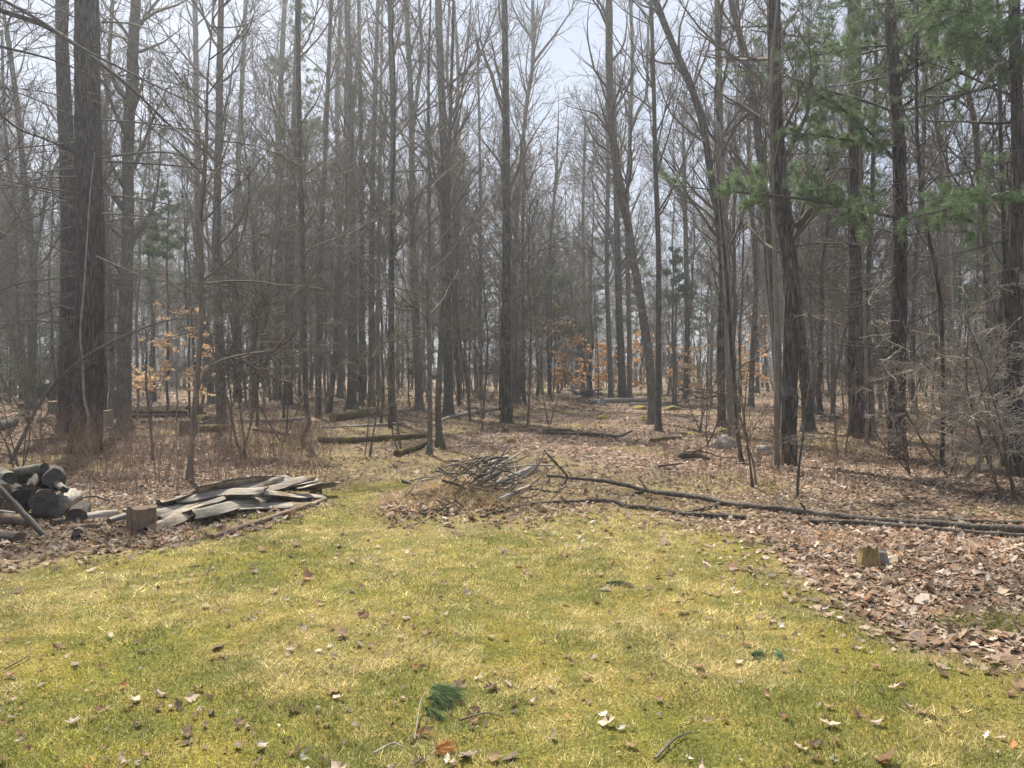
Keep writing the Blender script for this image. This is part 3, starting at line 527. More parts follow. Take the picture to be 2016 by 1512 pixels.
limb(R8, b8, [(1985, 200, d8), (2010, 120, d8-.8), (2020, 40, d8-1.2)], 5, 2, TWIGD, rng, 24, 'bough', (700, 13, .13, .006, .0), (0.2, 0.45))
limb(R8, b8, [(2012, 60, d8-1.6), (1960, 130, d8-2.2), (1905, 215, d8-2.6), (1850, 300, d8-2.8), (1800, 365, d8-3), (1740, 410, d8-3)], 3.2, 1.5, TWIGD, rng, 20, 'limb', None, (0.08, 0.22), .003)
tree('bare_tree', 'dark trunk close on the left of the right-edge pine', 'tree', B_DARK, 918, [(1976, 918), (1977, 760), (1978, 600), (1976, 450), (1970, 300), (1968, 150)], 13, 8, 13, crown=LOWC)
tree('bare_tree', 'pale forked trunk rising behind the right-hand brush', 'tree', B_PALE, 835, [(1876, 835), (1873, 650), (1870, 516), (1861, 413), (1853, 310), (1842, 206), (1836, 69), (1834, 0)], 17, 11, 19, crown=LOWC, forks=[([(1844, 230), (1825, 160), (1808, 90), (1800, 20)], 8, 5)])
tree('bare_tree', 'sinuous pale trunk between the forked trunk and the right-edge pine', 'tree', B_PALE, 880, [(1950, 880), (1948, 700), (1942, 516), (1935, 413), (1928, 344), (1921, 241), (1908, 172), (1915, 60)], 19, 12, 18, crown=LOWC)
tree('bare_tree', 'slim dark leaning trunk right of the big right-hand pine', 'tree', B_DARK, 930, [(1853, 930), (1851, 800), (1846, 600), (1836, 520), (1820, 455), (1803, 350), (1797, 240)], 11, 7, 12, crown=LOWC)
tree('bare_tree', 'thin trunk behind the right pines with red brown bark', 'tree', B_PINE, 815, [(1800, 815), (1796, 650), (1803, 500), (1815, 360), (1818, 200)], 12, 6, 17, crown=FARC)
tree('bare_tree', 'far thin trunk between the furrowed oak and the left pine', 'tree', B_GREY, 800, [(1640, 800), (1638, 640), (1645, 480), (1640, 300)], 11, 6, 17, crown=FARC)
tree('bare_tree', 'far dark trunk just right of the pale brown trunk', 'tree', B_DARK, 800, [(1478, 800), (1482, 680), (1488, 560), (1480, 420), (1474, 250)], 14, 7, 18, crown=FARC)
tree('bare_tree', 'right-edge slanting dark trunk above the fallen log end', 'tree', B_DARK, 890, [(1935, 890), (1955, 800), (1966, 700), (1972, 600), (1985, 480)], 14, 8, 12, crown=LOWC)
rl = tree('pine_tree', 'pine outside the left edge whose long bare limbs droop across the upper left', 'tree', B_PINE, 960, [(-330, 960), (-332, 600), (-330, 200), (-334, -200)], 60, 40, 20, dead=PD, boughs=dict(z0=9, z1=19, cnt=16, lmax=3, tuft=16, K=7, nl=.12, nw=.008))
rng = np.random.default_rng(3); RL, bl, dl = rl[0], rl[1], rl[2]
limb(RL, bl, [(-325, -60, dl), (-120, -25, 11), (0, 20, 11), (96, 55, 11), (200, 127, 11), (275, 188, 11.2), (323, 237, 11.4), (413, 306, 11.6), (482, 342, 11.8)], 16, 2, TWIGD, rng, 26, twl=(.06, .16))
limb(RL, bl, [(-325, -100, dl), (-80, -40, 10.5), (60, 30, 10.6), (170, 100, 10.6), (250, 140, 10.7), (350, 190, 10.8), (440, 230, 11)], 12, 2, TWIGD, rng, 24, twl=(.06, .16))
limb(RL, bl, [(-325, 60, dl), (-100, 70, 11.5), (20, 96, 11.6), (110, 120, 11.8), (205, 160, 12)], 10, 2, TWIGD, rng, 18, twl=(.06, .16))

# ---- distant trees of the same kind: a few prototypes, copied
def proto(kind, seed):
    rng = np.random.default_rng(seed); H = rng.uniform(17, 22); n = 26; z = np.linspace(-0.15, H, n)
    P = np.stack([np.cumsum(rng.normal(0, 0.045, n)), np.cumsum(rng.normal(0, 0.045, n)), z], -1); P[:, :2] -= P[0, :2]; r0 = rng.uniform(0.075, 0.14)
    R = np.clip(r0*(1-(np.clip(z, 0, None)/H)**1.15), 0.015, None); g = Geo(); noisy_trunk(g, P, R, 9, 0, seed, 0.5)
    root = empty('pine_tree' if kind == 'pine' else 'bare_tree', (0, 0, 0)); kids = [g.obj('trunk', B_PINE if kind == 'pine' else [B_GREY, B_DARK, B_GREY][seed % 3], root)]
    if kind == 'pine':
        gb, gn = pine_boughs(rng, P, R, 5.5, H-.4, 60, 3.2, 36, 8, 0.20, 0.035, H); c = gb.obj('crown', TWIGD, root); nn = gn.obj('needles', NEEDLE, c, attr=True, smooth=False); KIDS[c.name] = [nn]; kids.append(c)
    else:
        kids.append(crown_bare(rng, P, R, 0.2, 0.985, 40, 420, 2800, twr=0.0075, lf=(0.12, 0.30)).obj('crown', TWIG, root)); kids.append(dead_limbs(rng, P, R, 1.5, 9, 16, .5, 1.8, 4, .0042).obj('dead_limbs', TWIG, root))
    KIDS[root.name] = kids; return root
SECT = [(110, 'at the far left edge'), (230, 'behind the huge mossy pine'), (360, 'behind the firewood row'), (520, 'behind the close trio of trunks'), (640, 'behind the crooked-footed tree'), (760, 'behind the packed far trunks'), (920, 'behind the tall mottled trunk'), (1060, 'behind the straight central trunk'),
        (1200, 'behind the orange beech sapling'), (1320, 'behind the big leaning trunk'), (1480, 'behind the pale brown trunk'), (1600, 'behind the furrowed oak'), (1730, 'behind the left right-hand pine'), (1880, 'behind the big right-hand pine'), (9e9, 'behind the right-edge pine')]
def sector(px, d):
    return ('in the middle distance ' if d < 52 else 'deep in the woods ' if d < 82 else 'at the very back of the woods ')+next(s for x, s in SECT if px < x)
protos = [proto('bare', s) for s in (21, 22, 23, 24, 25, 26, 27)] + [proto('pine', s) for s in (31, 32)]
rng = np.random.default_rng(77); used = {}; placed = list(TREES); cnt = 0; tries = 0
while cnt < 235 and tries < 9000:
    tries += 1; d = 30+78*rng.random()**.95; px = rng.uniform(-230, 2250); x = (px-CX)/F*d
    if min((x-a)**2+(d-b)**2 for a, b in placed) < (1.7 if d < 60 else 1.2)**2: continue
    if (255 < px < 440 and d < 27) or (1040 < px < 1320 and d < 42) or (d < 56 and min(abs(px-1120), abs(px-1205), abs(px-1262), abs(px-1495)) < 24): continue
    placed.append((x, d)); cnt += 1
    k = int(rng.integers(0, 7)) if rng.random() > 0.24 else 7+int(rng.integers(0, 2))
    o = protos[k] if k not in used else copy_tree(protos[k]); used[k] = 1
    s = rng.uniform(0.72, 1.05); o.location = (x, d, float(hgt(x, d))); o.rotation_euler = (rng.normal(0, .02), rng.normal(0, .02), rng.uniform(0, 6.28)); o.scale = (s*rng.uniform(.8, 1.25),)*2+(s,)
    w_ = sector(px, d); nm = 'slender bare tree' if k < 7 else 'hazy green pine'
    tag(o, nm+' '+w_, 'tree', nm+'s '+w_)

# ---- slim pole trees between them
def pole(seed):
    rng = np.random.default_rng(seed); H = rng.uniform(13, 18); n = 20; z = np.linspace(-.1, H, n); P = np.stack([np.cumsum(rng.normal(0, .06, n)), np.cumsum(rng.normal(0, .06, n)), z], -1); P[:, :2] -= P[0, :2]; r0 = rng.uniform(.04, .07)
    R = np.clip(r0*(1-(np.clip(z, 0, None)/H)**1.3), .008, None); g = Geo(); noisy_trunk(g, P, R, 7, 0, seed, .5); root = empty('slim_tree', (0, 0, 0)); kids = [g.obj('trunk', [B_GREY, B_PALE, B_DARK][seed % 3], root)]
    kids.append(crown_bare(rng, P, R, .3, .985, 24, 170, 800, twr=.0062, lf=(.10, .24), trop=.14).obj('crown', TWIG, root)); kids.append(dead_limbs(rng, P, R, 1.0, 6.5, 12, .4, 1.4, 4, .004).obj('dead_limbs', TWIG, root)); KIDS[root.name] = kids; return root
pp_ = [pole(s) for s in (60, 61, 62, 63, 64, 65)]; used = {}; cnt = 0; tries = 0
while cnt < 125 and tries < 9000:
    tries += 1; d = 23+52*rng.random()**1.1; px = rng.uniform(-200, 2220); x = (px-CX)/F*d
    if min((x-a)**2+(d-b)**2 for a, b in placed) < .9**2: continue
    if (255 < px < 440 and d < 27) or (1040 < px < 1320 and d < 42) or (d < 56 and min(abs(px-1120), abs(px-1205), abs(px-1262), abs(px-1495)) < 24): continue
    placed.append((x, d)); cnt += 1; k = int(rng.integers(0, 6)); o = pp_[k] if k not in used else copy_tree(pp_[k]); used[k] = 1; s = rng.uniform(.75, 1.1)
    o.location = (x, d, float(hgt(x, d))); o.rotation_euler = (rng.normal(0, .035), rng.normal(0, .035), rng.uniform(0, 6.28)); o.scale = (s,)*3; w_ = sector(px, d); tag(o, 'pole-thin bare tree '+w_, 'tree', 'pole-thin trees '+w_)

# ---- young pines with green boughs in the middle distance
def young_pine(px, d, H, label, seed, z0=0.6, dens=30, nl=0.14, nw=0.014, lm=1.7):
    rng = np.random.default_rng(seed); x = (px-CX)/F*d; n = 16; z = np.linspace(-.1, H, n); P = np.stack([rng.normal(0, .02, n), rng.normal(0, .02, n), z], -1); R = np.linspace(0.06, 0.012, n)
    root = empty('young_pine', (x, d, float(hgt(x, d))), label, 'tree'); g = Geo(); tubes(g, P, R, 7); g.obj('trunk', B_PINE, root)
    gb, gn = pine_boughs(rng, P, R, z0, H-.2, 40, lm*1.1, int(dens*1.4), 8, nl*1.15, nw*1.9, H); c = gb.obj('crown', TWIGD, root); gn.obj('needles', NEEDLE, c, attr=True, smooth=False)
young_pine(935, 47, 10.5, 'young pine with olive green boughs left of the central trunk', 1, 3.0, 26, lm=2.2)
young_pine(1085, 44, 10.0, 'young green pine right of the central trunk', 2, 3.5, 34, lm=2.3)
young_pine(1010, 60, 11.0, 'far olive pine behind the central trunk', 3, 3, 26, .17, .02, 2.4)
young_pine(1160, 62, 9.5, 'far pale green pine left of the leaning trunk', 4, 2.5, 24, .17, .02, 2.2)
young_pine(830, 52, 5.5, 'small dark green pine left of the thin front stem', 5, 1.0, 24, .16, .018, 1.4)
young_pine(640, 46, 9.0, 'young olive pine behind the crooked-footed tree', 6, 4.0, 20, lm=2.0)
young_pine(100, 45, 5.5, 'low green pine behind the two left pine trunks', 7, 0.5, 30, lm=1.7)
young_pine(20, 40, 3.6, 'low bushy pine at the left edge beyond the charred log', 8, 0.3, 30, lm=1.5)
young_pine(330, 30, 9.5, 'green pine sapling behind the straight grey trunk', 9, 6.2, 26, lm=1.8)
young_pine(1735, 34, 4.4, 'little green pine between the two big right-hand pines', 10, 1.6, 26, lm=1.2)
young_pine(1900, 30, 5.0, 'little olive pine deep in the right-hand brush', 11, 1.5, 22, lm=1.4)
young_pine(1330, 40, 8.5, 'young pine with hazy boughs between the slim trunk and the forked trunk', 12, 5.2, 30, lm=2.0)
young_pine(470, 55, 4.5, 'low pine far behind the close trio of trunks', 13, .5, 26, .16, .018, 1.6)

# ---- far wood: beyond telling apart
g = Geo(); rng = np.random.default_rng(91)
for i in range(240):
    d = math.sqrt(rng.uniform(105**2, 230**2)); x = rng.uniform(-0.95, 0.95)*d; H = rng.uniform(12, 19); n = 9; z = np.linspace(-.2, H, n)
    P = np.stack([x+np.cumsum(rng.normal(0, .12, n)), d+np.cumsum(rng.normal(0, .12, n)), z+float(hgt(x, d))], -1); R = np.clip(rng.uniform(.10, .2)*(1-z/H), .03, None)
    tubes(g, P, R, 5)
    p, dd, ln, r = spawn(rng, P[None], R[None], np.array([H]), 13, 0.15, 0.98, .5, 1.1, .14, .32, .5, .035); P1, R1 = grow(rng, p, dd, ln, r, .025, 3, .14, .1); tubes(g, P1, R1, 3)
    p, dd, ln, r = spawn(rng, P1, R1, ln, 42, 0.1, 1.0, .4, 1.0, .35, .75, .6, .024); P2, R2 = grow(rng, p, dd, ln, r, .018, 2, .16, .06); tubes(g, P2, R2, 3)
N_ = 1700; d = np.sqrt(rng.uniform(75**2, 150**2, N_)); x = rng.uniform(-.9, .9, N_)*d; st = np.stack([x, d, hgt(x, d)-.1], -1); Ln = rng.uniform(2.5, 7, N_)
P1, R1 = grow(rng, st, nrm(np.stack([rng.normal(0, .15, N_), rng.normal(0, .15, N_), np.ones(N_)], -1)), Ln, np.full(N_, .045), .02, 4, .07, .05); tubes(g, P1, R1, 3)
p, dd, ln, r = spawn(rng, P1, R1, Ln, N_*5, .1, 1, .5, 1.1, .18, .45, .6, .02); P2, R2 = grow(rng, p, dd, ln, r, .015, 2, .15, .03); tubes(g, P2, R2, 3)
tag(g.obj('far_woods', TWIG), 'far off mass of bare grey brown woods', 'woods', kind='stuff')

# ------------------------------------------------------------------ understory saplings and brush
def sapling_mesh(seed, H, stems, n1, n2, n3, spread, twr, r0, flatness=0.3, up=(0.75, 1.25)):
    rng = np.random.default_rng(seed); gs, gt = Geo(), Geo(); PP, RR, LL = [], [], []
    st = np.c_[rng.normal(0, .05, (stems, 2)) if stems > 1 else np.zeros((1, 2)), np.full(stems, -.06)]
    d = nrm(np.c_[rng.normal(0, spread, (stems, 2)), np.ones(stems)]); Ln = H*rng.uniform(.75, 1.05, stems)
    P, R = grow(rng, st, d, Ln, np.full(stems, r0)*rng.uniform(.7, 1.1, stems), r0*.2, 9, .07, .05); tubes(gs, P, R, 6)
    p, dd, l1, r = spawn(rng, P, R, Ln, n1, .22, 1, up[0], up[1], .18, .42, .5, twr*1.6, flatness); P1, R1 = grow(rng, p, dd, l1, r, twr, 6, .2, .02); tubes(gt, P1, R1, 4)
    p, dd, l2, r = spawn(rng, P1, R1, l1, n2, .1, 1, .5, 1.1, .25, .55, .6, twr, flatness); P2, R2 = grow(rng, p, dd, l2, r, twr*.8, 4, .27, .02); tubes(gt, P2, R2, 3)
    p, dd, l3, r = spawn(rng, P2, R2, l2, n3, .1, 1, .5, 1.1, .3, .6, .6, twr*.8); P3, R3 = grow(rng, p, dd, l3, r, twr*.6, 2 if twr < .0058 else 1, .28, .02); tubes(gt, P3, R3, 3)
    return gs, gt
def shrub(px, py, label, seed, H, stems, n1, n2, n3, spread, twr, r0, tm=TWIG, sm=None, name='bare_shrub', cat='shrub', group=None, d=None, **k):
    b = gpx(px, py) if d is None else np.array([(px-CX)/F*d, d, 0]); b[2] = float(hgt(b[0], b[1]))
    root = empty(name, b, label, cat, group); gs, gt = sapling_mesh(seed, H, stems, n1, n2, n3, spread, twr, r0, **k)
    a = gs.obj('stem', sm or tm, root); c = gt.obj('twigs', tm, root); KIDS[root.name] = [a, c]; return root
# thorny brush filling the right side, its twigs painted paler as if sunlit
shrub(1985, 985, 'pale tangled thorny brush at the right edge above the fallen logs', 201, 3.3, 4, 56, 420, 1000, .5, .0054, .024, TWIGP, TWIG, flatness=.45, up=(.8, 1.5))
shrub(1880, 940, 'pale spreading brush in front of the right-hand pines', 202, 3.2, 4, 54, 420, 1000, .55, .0054, .022, TWIGP, TWIG, flatness=.45, up=(.8, 1.5))
shrub(2060, 930, 'tall pale brush leaning in from outside the right edge', 203, 4.2, 4, 56, 420, 1000, .55, .0056, .026, TWIGP, TWIG, flatness=.45, up=(.8, 1.5))
shrub(1790, 935, 'grey twiggy shrub at the roots of the big right-hand pine', 204, 2.4, 3, 26, 200, 600, .4, .0038, .016, TWIGP, TWIG, flatness=.4)
shrub(1655, 900, 'airy grey shrub between the furrowed oak and the left pine', 205, 4.6, 2, 34, 260, 800, .22, .004, .022, TWIG, flatness=.5)
shrub(1480, 958, 'forked bare shrub left of the furrowed oak', 206, 2.6, 3, 22, 150, 420, .4, .0036, .018, TWIG)
shrub(1570, 978, 'crooked little stem in front right of the furrowed oak', 207, 2.2, 1, 10, 60, 160, .1, .0036, .024, TWIGD)
shrub(1395, 880, 'thin forked stem left of the mossy rock', 208, 2.3, 2, 12, 70, 180, .28, .004, .022, TWIGD)
shrub(1380, 850, 'tall airy shrub behind the mossy rock', 209, 5.0, 3, 36, 260, 820, .25, .0045, .024, TWIG, flatness=.4)
shrub(480, 905, 'wide twiggy shrub left of the crooked-footed tree', 210, 5.4, 3, 56, 520, 1700, .3, .0058, .026, TWIG, flatness=.55)
shrub(560, 870, 'grey spreading shrub behind the bark pile', 211, 5.0, 3, 50, 440, 1400, .34, .006, .024, TWIG, flatness=.55)
shrub(300, 905, 'dark crooked sapling with few twigs behind the stump', 212, 3.2, 1, 14, 70, 200, .08, .004, .03, TWIGD)
shrub(455, 890, 'thin dark sapling right of the front sapling', 213, 3.0, 1, 14, 70, 200, .08, .004, .028, TWIGD)
shrub(720, 900, 'wispy bare shrub left of the long mossy log end', 214, 3.8, 3, 30, 220, 640, .25, .004, .018, TWIG, flatness=.4)
shrub(790, 885, 'wispy grey stems just left of the thin front stem', 215, 3.6, 3, 26, 180, 520, .2, .004, .018, TWIG)
shrub(950, 850, 'low grey tangle left of the central trunk foot', 216, 2.6, 5, 30, 200, 600, .5, .005, .016, TWIG, flatness=.4)
shrub(1085, 838, 'slim branching stem right of the central trunk', 217, 3.2, 2, 22, 130, 380, .25, .005, .026, TWIGD)
shrub(40, 930, 'dry bush behind the log pile at the left edge', 218, 2.6, 5, 30, 200, 600, .4, .0042, .014, TWIG)
shrub(90, 880, 'leafless thicket left of the huge mossy pine', 219, 4.6, 3, 36, 300, 900, .3, .0045, .02, TWIG, flatness=.5)
# filler saplings in the middle distance
sp = [shrub(0, 900, None, 300+i, h, st, a, b, c, s_, tw, r0, TWIG, None, 'sapling', None, d=30, flatness=.4) for i, (h, st, a, b, c, s_, tw, r0) in enumerate(
    [(4.5, 1, 26, 170, 480, .06, .0055, .03), (6.0, 1, 32, 220, 640, .05, .006, .036), (3.4, 3, 26, 170, 460, .3, .0055, .02), (5.2, 2, 34, 240, 700, .15, .006, .028), (7.5, 1, 34, 240, 700, .04, .006, .045), (2.4, 4, 24, 150, 420, .4, .005, .015), (10.5, 1, 34, 260, 900, .03, .006, .05), (12.5, 1, 36, 300, 1000, .025, .0065, .06), (8.8, 1, 34, 260, 900, .04, .006, .04)])]
rng = np.random.default_rng(301); used = {}; k_ = 0; tries = 0
while k_ < 190 and tries < 9000:
    tries += 1; d = math.sqrt(rng.uniform(18**2, 72**2)); px = rng.uniform(-150, 2170); x = (px-CX)/F*d
    if min((x-a)**2+(d-b)**2 for a, b in placed) < 0.7**2: continue
    if 860 < px < 1290 and d < 24: continue
    if (255 < px < 440 and d < 27) or (1040 < px < 1320 and d < 42) or (d < 56 and min(abs(px-1120), abs(px-1205), abs(px-1262), abs(px-1495)) < 24): continue
    placed.append((x, d)); k_ += 1; i = int(rng.choice(9, p=[.1, .12, .1, .1, .13, .06, .14, .13, .12])); o = sp[i] if i not in used else copy_tree(sp[i]); used[i] = 1
    s = rng.uniform(.75, 1.3); o.location = (x, d, float(hgt(x, d))); o.rotation_euler = (0, 0, rng.uniform(0, 6.28)); o.scale = (s,)*3
    w_ = sector(px, d); tag(o, 'bare twiggy sapling '+w_, 'tree', 'bare saplings '+w_)

# low thicket closing the view at eye level far back
k_ = 0
while k_ < 150:
    d = rng.uniform(52, 100); px = rng.uniform(-120, 2140); x = (px-CX)/F*d
    if d < 58 and min(abs(px-1120), abs(px-1205), abs(px-1262), abs(px-1495)) < 30: continue
    k_ += 1; i = int(rng.choice([2, 3, 5, 0])); o = copy_tree(sp[i]); o.name = 'thicket_bush'; s = rng.uniform(.9, 1.5); o.location = (x, d, float(hgt(x, d))); o.rotation_euler = (0, 0, rng.uniform(0, 6.28)); o.scale = (s*1.3, s*1.3, s)
    w_ = sector(px, d); tag(o, 'thicket bush '+w_, 'shrub', 'thicket bushes '+w_)

# bent sapling arching over the lower left
b = gpx(22, 912); root = empty('bent_sapling', b, 'bent grey stem arching from the log pile across the two left pines', 'tree'); D = b[1]
q = spline(np.array([at(*p)-b for p in [(14, 925, D), (45, 860, D), (78, 795, D-.1), (113, 750, D-.2), (155, 712, D-.3), (213, 676, D-.4), (285, 645, D-.5), (345, 628, D-.6), (400, 630, D-.7), (445, 636, D-.7)]]), 40)
g = Geo(); tubes(g, q, np.linspace(8, 2.2, 40)*.5*D/F, 9); g.obj('trunk', B_GREY, root); g = Geo(); rng = np.random.default_rng(41)
p, dd, ln, r = spawn(rng, q[None], (np.linspace(8, 2.2, 40)*.5*D/F)[None], np.array([5.0]), 16, .25, 1, .5, 1.2, .1, .26, .5, .004); P1, R1 = grow(rng, p, dd, ln, r, .003, 5, .15, .06); tubes(g, P1, R1, 4)
p, dd, ln, r = spawn(rng, P1, R1, ln, 80, .1, 1, .5, 1.1, .3, .6, .5, .0032); P1, R1 = grow(rng, p, dd, ln, r, .0025, 4, .17, .03); tubes(g, P1, R1, 3); g.obj('twigs', TWIG, root)

# beech saplings still holding their leaves
def leaf_tris(g, rng, p, d, ln, wd, cols):
    N = len(p); side = nrm(np.cross(d, rng.normal(0, 1, (N, 3)))); ll = (ln*rng.uniform(.7, 1.2, N))[:, None]; up = np.cross(side, d)*0.12*ll
    V = np.stack([p, p+d*ll*.5+side*wd*ll/ln+up, p+d*ll, p+d*ll*.5-side*wd*ll/ln+up], 1).reshape(-1, 3); i = np.arange(N)*4
    T = np.stack([np.stack([i, i+1, i+2], -1), np.stack([i, i+2, i+3], -1)], 1).reshape(-1, 3); c = np.array(cols)[rng.integers(0, len(cols), N)]*np.exp(rng.normal(0, .2, (N, 1)))
    g.add(V, None, T, np.repeat(c, 4, 0))
def beech(px, py, H, label, seed, nb, nleaf, cols, lm, ln=.075, z0=.15):
    b = gpx(px, py); rng = np.random.default_rng(seed); root = empty('beech_sapling', b, label, 'tree'); n = 12; z = np.linspace(-.05, H, n)
    P = np.stack([np.cumsum(rng.normal(0, .03, n)), np.cumsum(rng.normal(0, .03, n)), z], -1); R = np.linspace(.028, .006, n); g = Geo(); tubes(g, P, R, 6); g.obj('trunk', B_PALE, root)
    g = Geo(); p, d, l1, r = spawn(rng, P[None], R[None], np.array([H]), nb, z0, .98, 1.2, 1.6, lm*.6, lm, .4, .006); P1, R1 = grow(rng, p, d, l1, r, .004, 6, .07, .0); tubes(g, P1, R1, 3)
    p, d, l2, r = spawn(rng, P1, R1, l1, nb*6, .2, 1, .5, 1.0, .2, .45, .5, .004, .8); P2, R2 = grow(rng, p, d, l2, r, .003, 3, .1, 0); tubes(g, P2, R2, 3); c = g.obj('crown', TWIG, root)
    g = Geo(); p, d, _, _ = spawn(rng, P2, R2, l2, nleaf, .1, 1, .3, 1.0, .3, .5); d = nrm(d*.6+np.array([0, 0, -.8])+rng.normal(0, .3, d.shape)); leaf_tris(g, rng, p, d, ln, ln*.3, cols); g.obj('leaves', BEECH, c, attr=True, smooth=False)
OR = [(.80, .50, .25), (.84, .57, .33), (.72, .42, .19)]; PL = [(.82, .60, .37), (.74, .52, .30), (.86, .66, .44)]
beech(350, 832, 3.9, 'beech sapling with tiers of pale gold leaves behind the firewood row', 401, 30, 3600, PL, .50, .09, .3)
beech(1120, 788, 5.6, 'orange leaved beech sapling right of the central trunk', 402, 34, 3000, OR, .30, .14)
beech(1205, 778, 4.4, 'orange beech sapling behind the dark pair of trunks', 403, 30, 2400, OR, .38, .16)
beech(1262, 780, 4.6, 'bright orange beech sapling left of the big leaning trunk', 404, 32, 2800, OR, .38, .16)
beech(1378, 800, 3.4, 'pale leaved beech sapling left of the dark forked trunk', 405, 18, 900, PL, .34, .11)
beech(1495, 778, 5.8, 'deep orange beech sapling left of the furrowed oak', 406, 26, 1700, OR, .24, .13)
beech(1165, 780, 4.2, 'low orange beech sapling between the orange sapling and the dark pair', 409, 28, 2200, OR, .40, .15)
beech(1335, 786, 3.8, 'orange beech sapling right of the straight slim trunk', 410, 24, 1600, OR, .36, .14)
beech(1445, 782, 4.2, 'far orange beech sapling behind the pale brown trunk', 411, 24, 1600, OR, .34, .14)
beech(1890, 800, 3.6, 'small orange beech sapling seen through the right-hand brush', 407, 16, 300, OR, .28, .09)
beech(1600, 785, 4.0, 'faint orange beech sapling right of the furrowed oak', 408, 16, 260, OR, .25, .09)

# ------------------------------------------------------------------ cut and fallen wood
WOODEND = simple('cut_wood_pale', (0.36, 0.25, 0.13), (0.58, 0.43, 0.25), 7, (1, 1, 1), bump=.25)
WOODGREY = simple('weathered_wood', (0.16, 0.145, 0.125), (0.36, 0.335, 0.295), 5, (6, 6, 1), bump=.5)
WOODDARK = simple('blackened_log_end', (0.014, 0.013, 0.014), (0.085, 0.078, 0.072), 14, (1, 1, 1), bump=.5)
WOODBRN = simple('rotting_brown_wood', (0.08, 0.055, 0.038), (0.19, 0.14, 0.10), 8, (3, 3, 1), bump=.6)
BARKGREY = simple('lichened_log_bark', (0.07, 0.066, 0.05), (0.22, 0.21, 0.165), 8, (1, 1, 1), bump=.6, spots=((.40, .40, .34), 9, .58))
BARKBLK = simple('dark_log_bark', (0.02, 0.018, 0.016), (0.085, 0.075, 0.065), 9, (2, 2, .6), bump=.8, spots=((.17, .155, .13), 7, .64))
MOSSLOG = simple('mossy_log_bark', (0.07, 0.055, 0.035), (0.15, 0.115, 0.075), 6, (2, 2, .7), bump=.7, spots=((.19, .17, .035), 3.5, .52))
MOSS = simple('yellow_moss', (0.10, 0.085, 0.02), (0.24, 0.195, 0.035), 25, bump=.8)
ROCK = simple('lichen_rock', (0.16, 0.155, 0.145), (0.42, 0.40, 0.37), 5, bump=.8, spots=((.10, .10, .03), 3.2, .54))
def log_end(name, c0, c1):
    m, n, N = mat(name); lk = n.links.new; out = N('OutputMaterial'); bs = N('BsdfPrincipled'); bs.inputs['Roughness'].default_value = .9; bs.inputs['Specular IOR Level'].default_value = .15; tco = N('TexCoord')
    wv = N('TexWave', wave_type='RINGS', rings_direction='Z', i_Scale=16.0, i_Distortion=3.0, i_Detail=3.0); lk(tco.outputs['Object'], wv.inputs['Vector']); nz = N('TexNoise', i_Scale=11.0, i_Detail=6.0, i_Roughness=.7); lk(tco.outputs['Object'], nz.inputs['Vector'])
    a = N('Math', operation='MULTIPLY_ADD'); lk(wv.outputs['Fac'], a.inputs[0]); a.inputs[1].default_value = .35; lk(nz.outputs['Fac'], a.inputs[2]); r = ramp(n, [(.4, c0), (.95, c1)]); lk(a.outputs[0], r.inputs['Fac']); lk(r.outputs['Color'], bs.inputs['Base Color'])
    bp = N('Bump', i_Strength=.6, i_Distance=.02); lk(a.outputs[0], bp.inputs['Height']); lk(bp.outputs[0], bs.inputs['Normal']); lk(bs.outputs[0], out.inputs[0]); return m
WOODDARK = log_end('dark_ringed_log_end', (0.012, 0.011, 0.011), (0.13, 0.115, 0.10)); WOODEND = log_end('pale_ringed_log_end', (0.26, 0.18, 0.09), (0.60, 0.46, 0.28))
BLACK = simple('black_plastic', (0.008, 0.008, 0.009), (0.02, 0.02, 0.022), 5, rough=.5, bump=.05)
def log_geo(seed, L_, r, sides=16, rough=.08, taper=.0, bend=.0, jag=.0, n=9):
    """log along local Z, length L_, material 0 bark, 1 ends"""
    g = Geo(); th = np.arange(sides)*2*math.pi/sides; t = np.linspace(0, 1, n)[:, None]; c, s = np.cos(th)[None], np.sin(th)[None]
    rr = r*(1-taper*t)*(1+rough*vnoise(c*1.5+seed, s*1.5, t*L_/r*.35, 3)+rough*.5*vnoise(c*4+seed, s*4, t*L_/r*.8, 4))
    z = t*L_ + jag*r*vnoise(c*2+seed, s*2, t*9, 5)*np.where((t == 0) | (t == 1), 1, 0); bx = bend*L_*np.sin(t*math.pi)
    V = np.stack([rr*c+bx, rr*s+0*bx, z+0*rr], -1); b = (np.arange(n-1)*sides)[:, None]+np.arange(sides)[None]; x = (np.arange(n-1)*sides)[:, None]+((np.arange(sides)+1) % sides)[None]
    g.add(V.reshape(-1, 3), np.stack([b, x, x+sides, b+sides], -1).reshape(-1, 4))
    for e, zz in ((0, 0), (n-1, L_)):
        ring = V[e]; inner = ring*np.array([.6, .6, 1]); inner[:, 2] = zz+.02*r*np.cos(th*3); ctr = np.array([[bx[e, 0], 0, zz]]); i = np.arange(sides); j = (i+1) % sides
        Q = np.stack([i, j, j+sides, i+sides], -1); T = np.stack([i+sides, j+sides, 0*i+2*sides], -1)
        if e == 0: Q = Q[:, ::-1]; T = T[:, ::-1]
        g.add(np.r_[ring, inner, ctr], Q, T, None, 1)
    return g
from mathutils import Vector
def place_log(name, label, cat, A, B, r, mb, me, seed, group=None, **k):
    A = Vector(A); B = Vector(B); o = log_geo(seed, (B-A).length, r, **k).obj(name, [mb, me]); o.location = A; o.rotation_euler = (B-A).to_track_quat('Z', 'Y').to_euler()
    return tag(o, label, cat, group)
